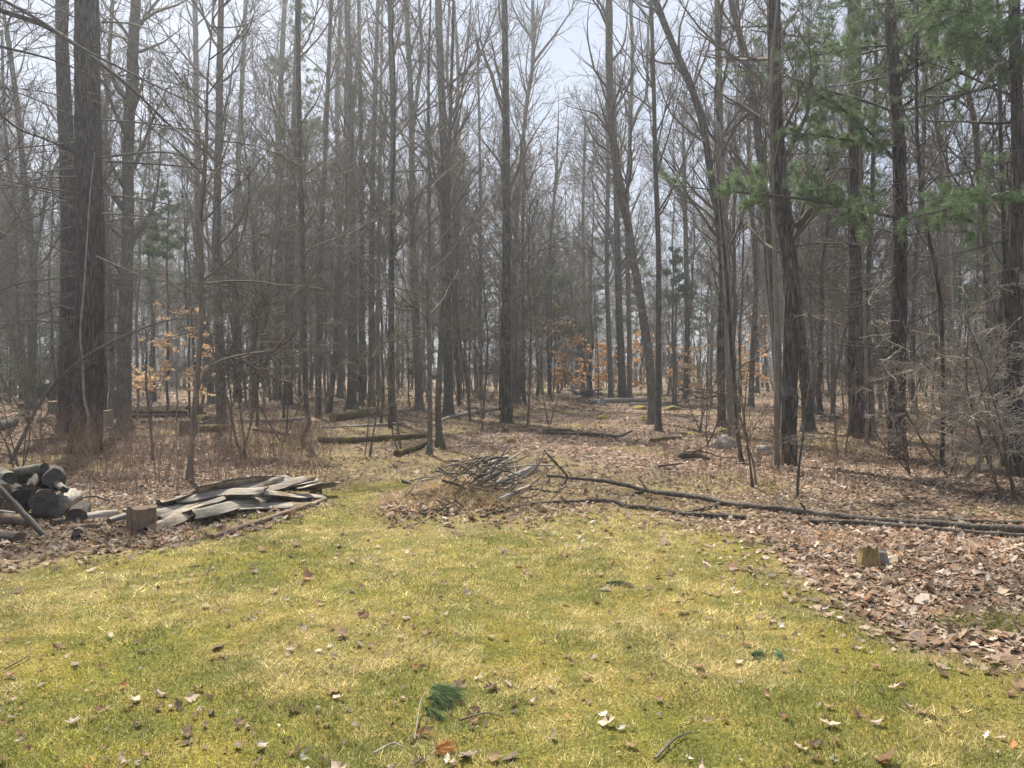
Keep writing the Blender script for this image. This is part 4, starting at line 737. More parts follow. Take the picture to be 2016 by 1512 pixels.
# --- log pile at the left edge (cut ends facing the camera)
mpx = 8.6/F
def pile_log(px, py, r, d, ax, L_, label, mb, me, seed, **k):
    A = at(px, py, d); ax = np.array(ax)/np.linalg.norm(ax); place_log('log', label, 'log', A, A+ax*L_, r*d/F, mb, me, seed, **k)
pile_log(86, 990, 25, 8.5, (-.55, .83, 0), .8, 'thick blackened log with round dark end, low in the left pile', BARKBLK, WOODDARK, 1, rough=.14, jag=.3)
pile_log(113, 995, 19, 8.75, (-.3, .95, .02), .7, 'split log with pale weathered face, right side of the left pile', WOODGREY, WOODGREY, 2, rough=.34, jag=.5)
pile_log(106, 945, 21, 8.7, (-.5, .86, -.03), .8, 'dark ended log with white fungus rim, upper right of the left pile', BARKBLK, WOODDARK, 3, rough=.24, jag=.4)
pile_log(88, 922, 11, 8.8, (-.93, .3, -.16), .42, 'short pale lichened log lying on top of the left pile', BARKGREY, WOODDARK, 4, rough=.06)
pile_log(20, 942, 13, 8.6, (-.7, .7, .02), .7, 'pale barked log with small dark end, top left of the pile', BARKGREY, WOODDARK, 5)
pile_log(74, 945, 15, 8.9, (-.7, .7, 0), .7, 'black charred half log in the middle of the left pile', BARKBLK, WOODDARK, 6, rough=.34, jag=.6)
pile_log(42, 985, 22, 8.7, (-.6, .8, 0), .8, 'large dark log behind the leaning pole in the left pile', BARKBLK, WOODDARK, 7, rough=.22, jag=.4)
pile_log(14, 1010, 24, 8.4, (-.8, .6, 0), .7, 'rotten log at the left edge under the leaning pole', BARKBLK, WOODBRN, 8, rough=.2)
pile_log(150, 1018, 18, 8.3, (-.4, .9, -.02), .5, 'small round dark log on the leaves right of the pile', BARKBLK, WOODDARK, 9, rough=.2, jag=.4)
pile_log(168, 1022, 11, 8.4, (.5, .85, 0), .35, 'pale split piece leaning on the small dark log', WOODGREY, WOODGREY, 10, rough=.25)
pile_log(36, 1064, 16, 7.4, (-.95, .3, 0), .5, 'log with orange brown end in front of the left pile', BARKBLK, WOODBRN, 11, rough=.12)
pile_log(150, 1066, 10, 7.45, (-.05, .05, 1), .12, 'small upright black knot among the leaves', WOODDARK, WOODDARK, 12, rough=.25, taper=.5)
for i, (x, y, r_, d_, ax, l_, la, mb_, me_) in enumerate([(60, 958, 9, 8.5, (-.3, .9, .25), .4, 'thin split wedge standing out of the middle of the left pile', BARKBLK, WOODBRN), (128, 965, 9, 8.6, (-.7, .6, .2), .4, 'narrow pale rimmed wedge below the fungus log', BARKGREY, WOODDARK), (60, 1028, 12, 8.0, (-.9, .4, .05), .45, 'rotten bark piece under the leaning pole foot', WOODBRN, WOODBRN), (100, 1030, 9, 8.2, (.7, .6, .0), .35, 'broken wood chunk on the leaves before the left pile', BARKBLK, WOODBRN), (5, 965, 14, 8.3, (-.7, .7, .1), .5, 'crumbling dark log end at the very left of the pile', BARKBLK, WOODBRN), (132, 1040, 7, 7.9, (.9, .3, .0), .3, 'small crooked wood piece right of the pole foot', WOODBRN, WOODDARK)]):
    pile_log(x, y, r_, d_, ax, l_, la, mb_, me_, 130+i, rough=.4, jag=.8, sides=11)
A, B = at(92, 1060, 7.6), at(-30, 930, 7.9); place_log('pole', 'long grey barked pole leaning against the left log pile', 'pole', A, B, .03, BARKBLK, WOODDARK, 13, sides=10, rough=.12, n=14)
A, B = at(-10, 1004, 8.1), at(30, 1010, 8.0); place_log('stick', 'short pale stick lying across the left pile', 'stick', A, B, .012, WOODGREY, WOODGREY, 14, sides=8)
# dark arched branch right of the pile
g = Geo(); q = spline(np.array([at(*p) for p in [(146, 990, 9.6), (165, 980, 9.7), (188, 977, 9.8), (208, 984, 9.8), (235, 985, 9.9), (255, 984, 10)]]), 24); tubes(g, q, np.linspace(.016, .006, 24), 7)
tag(g.obj('fallen_branch', TWIGD), 'dark arched branch between the left log pile and the stump', 'branch')
# --- stumps
def stump(px, py, wpx, hpx, label, mb, me, seed, taper=.12, jag=.35, rough=.16, sides=22, name='stump', cat='stump'):
    b = gpx(px, py); r = wpx*.5*b[1]/F; h = hpx*b[1]/F
    o = log_geo(seed, h+.05, r*1.12, sides, rough, taper, 0, jag, 7).obj(name, [mb, me]); o.location = (b[0], b[1]+r*.6, b[2]-.05); return tag(o, label, cat)
stump(272, 1048, 52, 48, 'weathered grey brown stump left of the bark pile', WOODBRN, WOODBRN, 21, .06, .15)
stump(556, 962, 30, 24, 'small dark stump behind the top of the bark pile', WOODBRN, WOODDARK, 22, .3, .5)
stump(620, 972, 26, 16, 'round dark knot of wood at the right end of the bark pile', BARKBLK, WOODDARK, 23, .3, .4)
b = gpx(1716, 1119); D = b[1]
g = Geo(); sides, n = 40, 12; th = np.arange(sides)*2*math.pi/sides; t = np.linspace(0, 1, n)[:, None]; c, s = np.cos(th)[None], np.sin(th)[None]
rr = .075*(1.15-.3*t+.25*np.exp(-t*6))*(1+.10*np.sign(np.sin(th*9))[None]*(.4+.6*vnoise(th[None]*3, t*2, s=4))+.12*vnoise(c*3, s*3, t*2, 5))
top = .21*(1+.10*vnoise(c*2.2+2, s*2.2, s=7)+.05*vnoise(c*7, s*7, s=9)); V = np.stack([rr*c, rr*s, t*top-.03], -1)
bb = (np.arange(n-1)*sides)[:, None]+np.arange(sides)[None]; xx = (np.arange(n-1)*sides)[:, None]+((np.arange(sides)+1) % sides)[None]
g.add(V.reshape(-1, 3), np.stack([bb, xx, xx+sides, bb+sides], -1).reshape(-1, 4)); i = np.arange(sides)
g.add(np.r_[V[-1], [[0, 0, .15]]], None, np.stack([i, (i+1) % sides, 0*i+sides], -1), None, 1)
STM = simple('mossy_rotten_stump', (0.09, 0.06, 0.03), (0.32, 0.23, 0.11), 9, (4, 4, .7), bump=.8, spots=((.17, .145, .035), 26, .50))
tag(g.obj('stump', [STM, WOODBRN], loc=(b[0], b[1]+.05, b[2])), 'small ridged rotten stump with yellow moss on the right leaf litter', 'stump')
def sliver(px, py, wpx, hpx, lean, label, seed, mt):
    b = gpx(px, py); r = wpx*.5*b[1]/F; o = log_geo(seed, hpx*b[1]/F+.04, r, 10, .3, .35, 0, .8, 5).obj('wood_sliver', [mt, mt]); o.location = (b[0], b[1], b[2]-.04); o.rotation_euler = (0, lean, 0); o.scale = (1, .4, 1); tag(o, label, 'wood piece')
sliver(1743, 1114, 20, 28, -.1, 'grey upright splinter beside the right of the mossy stump', 31, WOODGREY)
sliver(1692, 1102, 12, 26, .1, 'dark splinter beside the left of the mossy stump', 32, WOODBRN)
sliver(1652, 1112, 24, 8, 1.3, 'mossy wood chip lying left of the small right stump', 33, MOSS)
# peeled pale branch stub
A, B = at(1299, 950, 11.7), at(1282, 910, 11.9); place_log('broken_branch', 'pale peeled branch stub sticking up beyond the long fallen branch', 'branch', A, B, .042, simple('peeled_wood', (.34, .27, .18), (.60, .50, .36), 6, (4, 4, 1)), WOODDARK, 34, sides=12, rough=.16, taper=.35, jag=.6, bend=.05)
A, B = at(1296, 952, 11.6), at(1318, 948, 11.5); place_log('rotten_root', 'crumbling root lump at the foot of the pale branch stub', 'wood piece', A, B, .06, WOODBRN, WOODBRN, 35, sides=12, rough=.4, jag=.5)

# --- pile of bark slabs
def slab(c, yaw, pitch, roll, Ls, Ws, curl, seed, label, group=None):
    rng = np.random.default_rng(seed); nu, nv = 15, 7; u = np.linspace(-.5, .5, nu)[:, None]; v = np.linspace(-.5, .5, nv)[None]
    wv = Ws*(1+.25*vnoise(u*3+seed, 0*u, s=3))*(1-.5*np.abs(2*u)**4); x = Ls*u+0.05*Ls*vnoise(v*5+seed, np.sign(u)*3.3, s=5)*(np.abs(u) > .42)+0*v; y = wv*v+.03*vnoise(u*6+seed, v*3, s=6)
    z = curl*Ws*(1-(2*v)**2)+.10*Ws*vnoise(u*2.5+seed, v*2, s=8)+0*u; th = .016+.008*vnoise(u*6, v*6, s=9)
    top = np.stack([x, y, z+th], -1).reshape(-1, 3); bot = np.stack([x, y, z-.0*th], -1).reshape(-1, 3); g = Geo()
    ii = (np.arange(nu-1)[:, None]*nv+np.arange(nv-1)[None]).ravel(); Q = np.stack([ii, ii+nv, ii+nv+1, ii+1], -1); o_ = nu*nv
    rim = np.r_[np.arange(nv-1), np.arange(nu-1)*nv+nv-1, (nu-1)*nv+np.arange(nv-1, 0, -1), np.arange(nu-1, 0, -1)*nv]; r2 = np.roll(rim, -1)
    g.add(np.r_[top, bot], np.r_[Q[:, ::-1], Q+o_], None, None, 0); g.add(np.r_[top, bot], np.stack([rim, r2, r2+o_, rim+o_], -1), None, None, 1)
    o = g.obj('bark_sheet', [SLAB, WOODDARK]); o.location = c; o.rotation_euler = (roll, pitch, yaw); tag(o, label, 'bark slab', group)
SLAB = simple('weathered_bark_slab', (0.15, 0.13, 0.105), (0.42, 0.38, 0.315), 5, (1, 7, 7), bump=.9, spots=((.17, .125, .075), 3.2, .53))
c0 = np.array([-3.2, 9.0]); dr = nrm(np.array([.62, .78])); lt = np.array([-dr[1], dr[0]]); yw = math.atan2(dr[1], dr[0]); rng = np.random.default_rng(51)
spec = [(-.55, .30, .10, 1.3, .34), (.25, .36, .12, 1.5, .36), (.75, .30, .10, 1.1, .30), (-.75, .05, .08, 1.0, .30), (-.1, .0, .14, 1.7, .40), (.65, .05, .12, 1.4, .34), (-.9, -.22, .06, 1.0, .28), (-.2, -.26, .08, 1.6, .32), (.65, -.24, .09, 1.3, .28),
        (-.45, .16, .22, 1.1, .30), (.30, .18, .27, 1.3, .32), (.9, .14, .22, .9, .26), (-.25, -.08, .25, 1.2, .28), (.5, -.05, .26, 1.2, .3), (.05, .08, .34, 1.4, .3), (-.95, .12, .16, .8, .22), (1.15, -.05, .16, .8, .24), (-.65, -.14, .16, .9, .24), (.1, -.36, .03, 1.7, .2)]
lab = ['at the back left', 'at the back middle', 'at the back right', 'at the left end', 'under the middle', 'under the right half', 'jutting out at the near left corner', 'along the front middle', 'along the front right', 'on the upper left', 'on top of the middle', 'at the upper right',
       'tilted towards the lawn in the middle', 'tilted towards the lawn on the right', 'crowning the very top', 'sticking out behind the stump', 'at the far right tip', 'curled at the front left', 'lying lowest on the lawn side']
lab2 = ['long grey', 'broad grey', 'dark edged', 'short pale', 'wide brown grey', 'warped grey']
for i, (a, b_, z, l_, w_) in enumerate(spec):
    xy = c0+dr*a*.95+lt*b_*1.0; zz = float(hgt(*xy))
    slab((xy[0], xy[1], zz+z*.72), yw+rng.normal(0, .2), rng.normal(-.03, .10), -1.2*b_+rng.normal(0, .3), l_*.80, w_*.92, rng.choice([.16, .10, -.10, .2]), 500+i, lab2[i % 6]+' bark slab '+lab[i]+' of the pile')
A = gpx(418, 1062); B = gpx(640, 988); place_log('plank', 'long narrow weathered board along the lawn edge of the bark pile', 'plank', A+[0, 0, .02], B+[0, 0, .02], .035, WOODBRN, WOODBRN, 55, sides=8, rough=.15)
A = gpx(214, 1034); B = gpx(252, 1026); place_log('plank', 'short pale board end poking out left of the stump', 'plank', A+[0, 0, .05], B+[0, .1, .06], .03, WOODGREY, WOODDARK, 56, sides=6, rough=.1)
A, B = at(352, 972, 11.2), at(412, 958, 11.5); place_log('log', 'reddish rotten log behind the left end of the bark pile', 'log', A, B, .06, WOODBRN, WOODBRN, 57, rough=.2)

# --- brush pile with long sticks
def stick(pts, w0, w1, label, mt, name='stick', cat='stick', n=18, group=None, jit=.004, sides=7):
    q = spline(np.array([at(*p) for p in pts]), n); rng = np.random.default_rng(int(abs(pts[0][0])*7+pts[0][1])); q[1:-1] += rng.normal(0, jit, (n-2, 3)); dm = np.mean([p[2] for p in pts])
    g = Geo(); tubes(g, q, np.linspace(w0, w1, n)*.5*dm/F, sides, cap=True); return tag(g.obj(name, mt), label, cat, group)
A, B = at(968, 958, 10.0), at(1056, 922, 10.25); place_log('log', 'thick rotten log on top of the brush pile', 'log', A, B, .056, WOODGREY, WOODBRN, 61, sides=18, rough=.16, taper=-.1, jag=.6, n=12)
stick([(935, 944, 9.9), (968, 926, 10), (1004, 904, 10.2), (1025, 891, 10.4)], 8, 4, 'pale forked branch rising highest on the brush pile', WOODGREY)
stick([(863, 976, 9.4), (909, 946, 9.7), (949, 924, 10), (977, 907, 10.2)], 6, 3, 'long dark stick slanting up the left of the brush pile', TWIGD)
stick([(917, 928, 9.9), (978, 922, 10), (1048, 916, 10.2), (1095, 917, 10.3)], 4, 3, 'level grey stick lying across the brush pile top', WOODGREY)
stick([(923, 932, 9.8), (943, 896, 9.9)], 2.4, 1.6, 'thin upright twig at the left of the brush pile', TWIGP)
stick([(1016, 960, 9.7), (1024, 930, 9.9), (1045, 908, 10), (1072, 884, 10.2)], 2.6, 1.6, 'thin pale stick crossing in front of the thick rotten log', TWIGP)
stick([(1008, 976, 9.5), (1016, 942, 9.7), (1010, 902, 10)], 3, 1.6, 'thin upright pale twig against the thick rotten log', TWIGP)
stick([(792, 947, 11.0), (812, 953, 10.9), (834, 964, 10.6)], 7, 5, 'short dark broken branch left of the brush pile', TWIGD, 'broken_branch', 'branch')
stick([(1072, 886, 10.3), (1095, 912, 10.2), (1118, 938, 10.6)], 3, 2.5, 'dark twig dropping from the brush pile to the long fallen branch', TWIGD)
stick([(935, 915, 10.1), (942, 906, 10.1), (950, 902, 10.2)], 10, 7, 'dark knotty chunk at the back of the brush pile', BARKBLK)
for i, (a_, b_, r_, la) in enumerate([((925, 962, 9.2), (985, 930, 9.5), .034, 'stout grey branch chunk on the left slope of the brush pile'), ((985, 985, 9.0), (1045, 958, 9.3), .03, 'pale rotten branch piece low on the right of the brush pile'), ((880, 985, 9.0), (930, 958, 9.2), .026, 'broken branch length at the left foot of the brush pile'), ((960, 915, 9.8), (1000, 900, 10), .03, 'knotty branch end at the crest of the brush pile')]):
    place_log('broken_branch', la, 'branch', at(*a_), at(*b_), r_, WOODGREY if i % 2 else TWIGD, WOODBRN, 160+i, sides=10, rough=.2, jag=.6, bend=.06)
rng = np.random.default_rng(66)
for i in range(120):
    x = rng.normal(938, 66); y = rng.uniform(897, 985)+max(0, 930-x)*.25+abs(x-960)*.18; d = 9.0+.9*rng.random(); a = rng.normal(-.3, .45); l_ = rng.uniform(25, 95)
    z_ = at(x, y, d)[2]; 
    if z_ < float(hgt(at(x, y, d)[0], d))+.01: d = gpx(x, y)[1]-.05
    stick([(x-l_*math.cos(a)*.5, y-l_*math.sin(a)*.5, d-.1), (x, y+rng.normal(0, 2), d), (x+l_*math.cos(a)*.5, y+l_*math.sin(a)*.5, d+.1)], rng.uniform(2.2, 6), rng.uniform(1.4, 2.6), 'thin grey stick tangled in the middle of the brush pile', [TWIGD, TWIG, WOODBRN, B_PALE, TWIGD][i % 5], 'stick', 'stick', 10, 'sticks of the brush pile')

# --- long fallen branch with its side limbs
main = [(1076, 936), (1118, 940), (1176, 945), (1210, 950), (1244, 958), (1268, 965), (1302, 970), (1344, 975), (1405, 984), (1419, 989), (1465, 994), (1530, 1001), (1584, 1007), (1654, 1017), (1718, 1024), (1782, 1028), (1846, 1031), (1910, 1037), (2016, 1042), (2150, 1050)]
dpt = lambda x: float(np.interp(x, [1076, 1268, 1530, 2016, 2150], [11.2, 10.25, 8.95, 7.75, 7.5]))
root = empty('fallen_branch', at(1076, 936, 11.2), 'long dark fallen branch reaching from the brush pile to the right edge', 'branch'); b0 = np.array(root.location)
def part(pts, w, name, mt=B_DARK):
    q = spline(np.c_[np.array([at(*p)-b0 for p in pts]), np.array(w)*.5*np.array([p[2] for p in pts])/F], 60); rng = np.random.default_rng(len(pts)); q[2:-2, :3] += rng.normal(0, .0035, (56, 3)); g = Geo(); tubes(g, q[:, :3], q[:, 3]*(1+.08*rng.normal(0, 1, 60)), 11, cap=True); return g.obj(name, mt, root)
BRB = bark('fallen_branch_bark', (0.05, 0.042, 0.034), (0.105, 0.09, 0.074), (0.19, 0.165, 0.138), 24, 24, .6, lichen=.25, plates=.3)
part([(x, y, dpt(x)) for x, y in main], np.interp([p[0] for p in main], [1076, 1268, 1530, 1718, 2150], [5, 9, 13, 15, 16]), 'main_stem', BRB)
part([(1268, 966, dpt(1268)), (1247, 973, 10.3), (1205, 980, 10.25), (1162, 978, 10.3), (1125, 973, 10.4), (1089, 968, 10.5), (1062, 964, 10.6), (1035, 963, 10.7)], [7, 7, 7, 6.5, 6, 5, 4.5, 3.5], 'side_limb', BRB)
part([(1419, 990, dpt(1419)), (1395, 998, 9.3), (1372, 1004, 9.1), (1345, 1010, 8.95)], [6, 6, 5.5, 5], 'side_limb', BRB)
for pts, w0, w1 in [([(1118, 940), (1108, 925), (1085, 905), (1074, 888)], 4, 2), ([(1118, 940), (1112, 950), (1106, 955)], 4, 2), ([(1272, 962), (1264, 950), (1258, 944)], 2.5, 1.5), ([(1465, 994), (1455, 1003), (1440, 1012)], 3.5, 2), ([(1530, 1002), (1520, 1010)], 5, 3), ([(1584, 1000), (1575, 990)], 4, 2), ([(1080, 937), (1082, 946), (1074, 951)], 2.5, 1.5)]:
    dd = dpt(pts[0][0]); part([(x, y, dd-.05*i) for i, (x, y) in enumerate(pts)], np.linspace(w0, w1, len(pts)), 'side_twig', BRB)
def grounded(pts, w, label, name='fallen_branch', cat='branch', mt=None, lift=.0):
    P = []
    for (x, y), ww in zip(pts, w):
        d = EYE*F/(y-HY)
        for _ in range(40): d = .6*d+.4*((EYE-float(hgt((x-CX)/F*d, d))-.5*ww*d/F-lift)*F/(y-HY))
        P.append(np.r_[at(x, y, d), .5*ww*d/F])
    q = spline(np.array(P), 48); o0 = q[0, :3].copy(); g = Geo(); rng = np.random.default_rng(len(pts)+int(pts[0][0])); tubes(g, q[:, :3]-o0, q[:, 3]*(1+.07*rng.normal(0, 1, 48)), 12, cap=True)
    return tag(g.obj(name, mt or BRB, loc=o0), label, cat)
grounded([(1468, 1019), (1405, 1015), (1354, 1013), (1336, 1009), (1302, 1003), (1271, 999), (1247, 998), (1230, 995), (1215, 988), (1176, 985), (1137, 988), (1089, 989), (1040, 994), (988, 1004), (945, 1017)], [11, 11, 10, 10, 9, 9, 9, 10, 9, 8, 8, 7, 7, 6, 4], 'second fallen branch snaking below the long one towards the brush pile')
grounded([(1592, 1026), (1650, 1028), (1720, 1031), (1751, 1034), (1807, 1039), (1884, 1047), (2016, 1056), (2150, 1066)], [9, 12, 12, 12, 12, 12, 12, 12], 'straight dark log under the thick end of the long fallen branch', 'log', 'log')
grounded([(1810, 1022), (1900, 1026), (2016, 1030), (2150, 1036)], [9, 9, 9, 9], 'thin log lying just beyond the thick end of the long fallen branch', 'log', 'log')
# --- mossy and fallen logs in the woods
for pts, w_, label, mt in [
    ([(628, 866), (690, 866), (760, 862), (842, 857)], [12, 13, 13, 11], 'long mossy log lying left of the thin front stem', MOSSLOG),
    ([(655, 822), (700, 816), (745, 808)], [18, 19, 16], 'thick fallen log among the packed far trunks', MOSSLOG),
    ([(780, 893), (815, 882), (845, 868)], [13, 13, 10], 'short moss covered log left of the stump-footed tree', MOSSLOG),
    ([(846, 838), (900, 818), (985, 803)], [8, 7, 6], 'thin log slanting behind the tall mottled trunk', WOODGREY),
    ([(1068, 852), (1120, 853), (1170, 855), (1215, 858)], [6, 6, 6, 5], 'dark thin log lying across the middle clearing', BRB),
    ([(1208, 861), (1228, 855), (1244, 848)], [6, 5, 4], 'short dark stick pointing right in the middle clearing', BRB),
    ([(1070, 848), (1110, 847), (1130, 849)], [7, 7, 6], 'moss topped log at the left of the middle clearing', MOSSLOG),
    ([(1283, 867), (1310, 863), (1342, 862)], [9, 9, 7], 'moss covered log left of the mossy rock', MOSSLOG),
    ([(1160, 790), (1220, 788), (1300, 787)], [9, 9, 8], 'pale fallen log below the orange beeches', WOODGREY),
    ([(1240, 796), (1290, 795), (1340, 790)], [6, 6, 6], 'second pale fallen log right below the orange beeches', WOODGREY),
    ([(470, 828), (540, 828), (600, 824)], [7, 7, 6], 'thin pale log behind the crooked-footed tree', WOODGREY),
    ([(500, 846), (540, 850), (580, 858)], [7, 7, 6], 'moss streaked log left of the crooked-footed tree', MOSSLOG),
    ([(630, 842), (720, 838), (800, 832)], [5, 5, 5], 'thin far log parallel to the long mossy log', WOODGREY)]:
    grounded(pts, w_, label, 'fallen_log', 'log', mt)
# dark heap of bark and twigs left of the rock
for i, (pts, w0, w1, la) in enumerate([([(1335, 899, 14.9), (1370, 897, 14.9), (1398, 903, 14.8)], 13, 9, 'blackened log in the twig heap left of the mossy rock'), ([(1345, 889, 14.9), (1390, 890, 14.9), (1420, 900, 14.8), (1455, 901, 14.7)], 4, 2, 'dark arching branch over the twig heap'), ([(1340, 894, 14.7), (1380, 886, 14.8)], 4, 3, 'short dark stick on the twig heap'), ([(1296, 918, 13.5), (1330, 914, 13.6), (1344, 912, 13.6)], 5, 3, 'dark stick on the leaves right of the pale branch stub')]):
    stick(pts, w0, w1, la, BRB, 'fallen_branch', 'branch')
# --- far heaps of cut brush: individual poles
rng = np.random.default_rng(71)
for (cx_, cy_, wx, n_, la, gp) in [(1152, 772, 60, 14, 'pole in the dark far brush heap right of the central trunk', 'poles of the far brush heap'), (1390, 775, 70, 12, 'pole in the far heap left of the furrowed oak', 'poles of the far right heap'), (430, 828, 70, 14, 'stick in the brush heap behind the chopping block', 'sticks of the left brush heap'), (1640, 818, 60, 10, 'stick in the dark heap right of the furrowed oak', 'sticks of the heap by the oak')]:
    d = gpx(cx_, cy_+12)[1]
    for i in range(n_):
        a = rng.normal(0, .35); l_ = wx*rng.uniform(.35, .7); x = cx_+rng.normal(0, wx*.28); y = cy_+rng.uniform(-8, 9); dd = d+rng.normal(0, .4)
        zz = float(hgt((x-CX)/F*dd, dd)); p = at(x, y, dd); y = y if p[2] > zz+.05 else HY-(zz+.06-EYE)*F/dd
        stick([(x-l_*.5, y+l_*.5*math.sin(a), dd-.2), (x+l_*.5, y-l_*.5*math.sin(a), dd+.2)], rng.uniform(2.5, 5), rng.uniform(1.5, 3), la, [BRB, WOODGREY, TWIGD][i % 3], 'stick', 'stick', 6, gp, .01, 6)
# --- firewood row behind the left pines
d = 30.0; xs = [262, 273, 286, 296, 306, 316, 327, 338, 349, 360]; rng = np.random.default_rng(81)
names = ['first', 'second', 'third', 'fourth', 'fifth', 'sixth', 'seventh', 'eighth', 'ninth', 'tenth']
zg = float(hgt((300-CX)/F*d, d))
for i, x in enumerate(xs):
    r = rng.uniform(.085, .125); A = at(x, 0, d); A[2] = zg+.28+r+abs(rng.normal(0, .03)); place_log('firewood_log', names[i]+' pale cut log from the left in the raised firewood row', 'log', A, A+np.array([-.15, .9, 0]), r, B_GREY, WOODEND, 600+i, sides=14)
for k, z_ in enumerate((.08, .21)):
    for i in range(2):
        A = at(258+i*54, 0, d+.15+.5*k); A[2] = zg+z_; B = at(314+i*54, 0, d+.2+.5*k); B[2] = zg+z_; place_log('rail', 'dark rail log carrying the firewood row', 'log', A, B, .075, BARKBLK, WOODDARK, 640+i+2*k, 'rails under the firewood row', sides=10)
stump(104, 814, 24, 24, 'cut round with a bright pale top left of the second pine', B_GREY, WOODEND, 82, .05, .05, .06)
stump(41, 806, 19, 12, 'small dark stump at the left edge before the black crate', BARKBLK, WOODBRN, 83)
stump(209, 838, 20, 30, 'upright split log with pale face right of the huge pine', WOODGREY, WOODEND, 84, .1, .3)
stump(366, 858, 32, 30, 'brown chopping block behind the front sapling', WOODBRN, WOODBRN, 85, .03, .05)
A = gpx(388, 838); B = gpx(440, 830); place_log('log', 'moss topped cut log right of the chopping block', 'log', A+[0, 0, .18], B+[0, 0, .2], .14, MOSSLOG, WOODEND, 86)
A = gpx(392, 852); B = gpx(450, 850); place_log('log', 'yellow brown cut log lying lowest right of the chopping block', 'log', A+[0, 0, .10], B+[0, 0, .10], .12, MOSSLOG, WOODEND, 87)
A = gpx(-10, 850); B = gpx(26, 840); place_log('log', 'charred black log on the ground at the left edge', 'log', A+[0, 0, .14], B+[0, 0, .14], .16, WOODDARK, WOODDARK, 88, rough=.2)
A = gpx(24, 812); B = gpx(62, 811); place_log('plank', 'pale narrow board beside the small dark stump at the left', 'plank', A+[0, 0, .05], B+[0, 0, .05], .05, WOODEND, WOODEND, 89, sides=6)
# --- black slatted crate at the far left
b = gpx(90, 788); d = b[1]; S_ = 29*d/F; Hc = 26*d/F; root = empty('slatted_crate', (b[0], d, b[2]+.2), 'black slatted crate in the woods at the far left', 'crate')
def box(name, c, s, mt, parent):
    g = Geo(); x, y, z = np.array(s)/2; V = np.array([[i*x, j*y, k*z] for i in (-1, 1) for j in (-1, 1) for k in (-1, 1)])+np.array(c)
    g.add(V, [[0, 1, 3, 2], [4, 6, 7, 5], [0, 4, 5, 1], [2, 3, 7, 6], [0, 2, 6, 4], [1, 5, 7, 3]]); return g.obj(name, mt, parent, smooth=False)
box('back_panel', (0, S_*.45, Hc/2), (S_, .05, Hc), BLACK, root); box('floor_panel', (0, 0, .03), (S_, S_*.86, .06), BLACK, root)
for sx in (-1, 1): box('side_panel', (sx*(S_/2-.03), 0, Hc/2+.07), (.05, S_*.84, Hc-.06), BLACK, root)
for i in range(5): box('slat', (0, -S_*.46, Hc*(.1+.2*i)), (S_, .035, Hc*.09), BLACK, root)
for i in range(4): box('post', (-S_*.45+S_*.3*i, -S_*.46-.04, Hc*.5), (S_*.06, .035, Hc*1.03), BLACK, root)
for sx in (-1, 1): box('foot', (sx*S_*.4, 0, -.13), (.1, S_*.8, .24), BLACK, root)
# --- rocks and moss
def rock(px, py, wpx, hpx, label, seed, mt=ROCK, name='rock', cat='rock', sq=.8):
    b = gpx(px, py); k = b[1]/F; nu, nv = 20, 12; th = np.linspace(0, 2*math.pi, nu, endpoint=False)[None]; ph = np.linspace(.02, math.pi*.62, nv)[:, None]
    d = np.stack([np.sin(ph)*np.cos(th), np.sin(ph)*np.sin(th), np.cos(ph)+0*th], -1); rr = 1+.28*vnoise(d[..., 0]*1.4+seed, d[..., 1]*1.4, d[..., 2]*1.4, 3)+.10*vnoise(d[..., 0]*4+seed, d[..., 1]*4, d[..., 2]*4, 4)
    V = d*rr[..., None]*np.array([wpx*.5*k, wpx*.5*k*sq, hpx*.75*k]); V[..., 2] += hpx*.22*k; g = Geo(); ii = (np.arange(nv-1)*nu)[:, None]+np.arange(nu)[None]; jj = (np.arange(nv-1)*nu)[:, None]+((np.arange(nu)+1) % nu)[None]
    g.add(V.reshape(-1, 3), np.stack([ii, ii+nu, jj+nu, jj], -1).reshape(-1, 4)); g.add(np.r_[V[0], [[0, 0, V[0, :, 2].max()]]], None, np.stack([np.arange(nu), (np.arange(nu)+1) % nu, np.full(nu, nu)], -1))
    o = g.obj(name, mt, loc=(b[0], b[1]+wpx*.3*k, b[2]-.02)); return tag(o, label, cat)
rock(1430, 884, 50, 27, 'rounded pale rock with dark moss on its near face', 1)
rock(1507, 896, 32, 22, 'smaller pale rock with a moss patch left of the furrowed oak', 2)
rock(1185, 797, 18, 14, 'pale block on the ground below the orange beeches', 3)
rock(1300, 800, 22, 10, 'low grey stone behind the big leaning trunk', 4)
for i, (x, y, w_, h_, la) in enumerate([(1007, 872, 20, 11, 'bright yellow moss clump in the middle of the leaf litter'), (712, 905, 20, 8, 'small moss clump left of the stump-footed tree'), (1187, 824, 24, 8, 'yellow moss mound in the middle clearing'), (565, 863, 18, 8, 'bright yellow moss patch by the crooked-footed tree'), (1262, 806, 30, 10, 'green moss hump left of the big leaning trunk foot'), (1325, 808, 30, 11, 'green moss hump right of the big leaning trunk foot'), (1428, 853, 24, 12, 'dark moss cushion behind the mossy rock'), (1357, 856, 30, 7, 'flat moss mat left of the mossy rock'), (1392, 803, 26, 7, 'far moss mat behind the thin forked stem'), (1140, 842, 30, 5, 'moss strip along the middle clearing'), (1270, 827, 20, 8, 'moss lump at the foot of the big leaning trunk')]):
    rock(x, y, w_, h_, la, 10+i, MOSS, 'moss_clump', 'moss', .9)

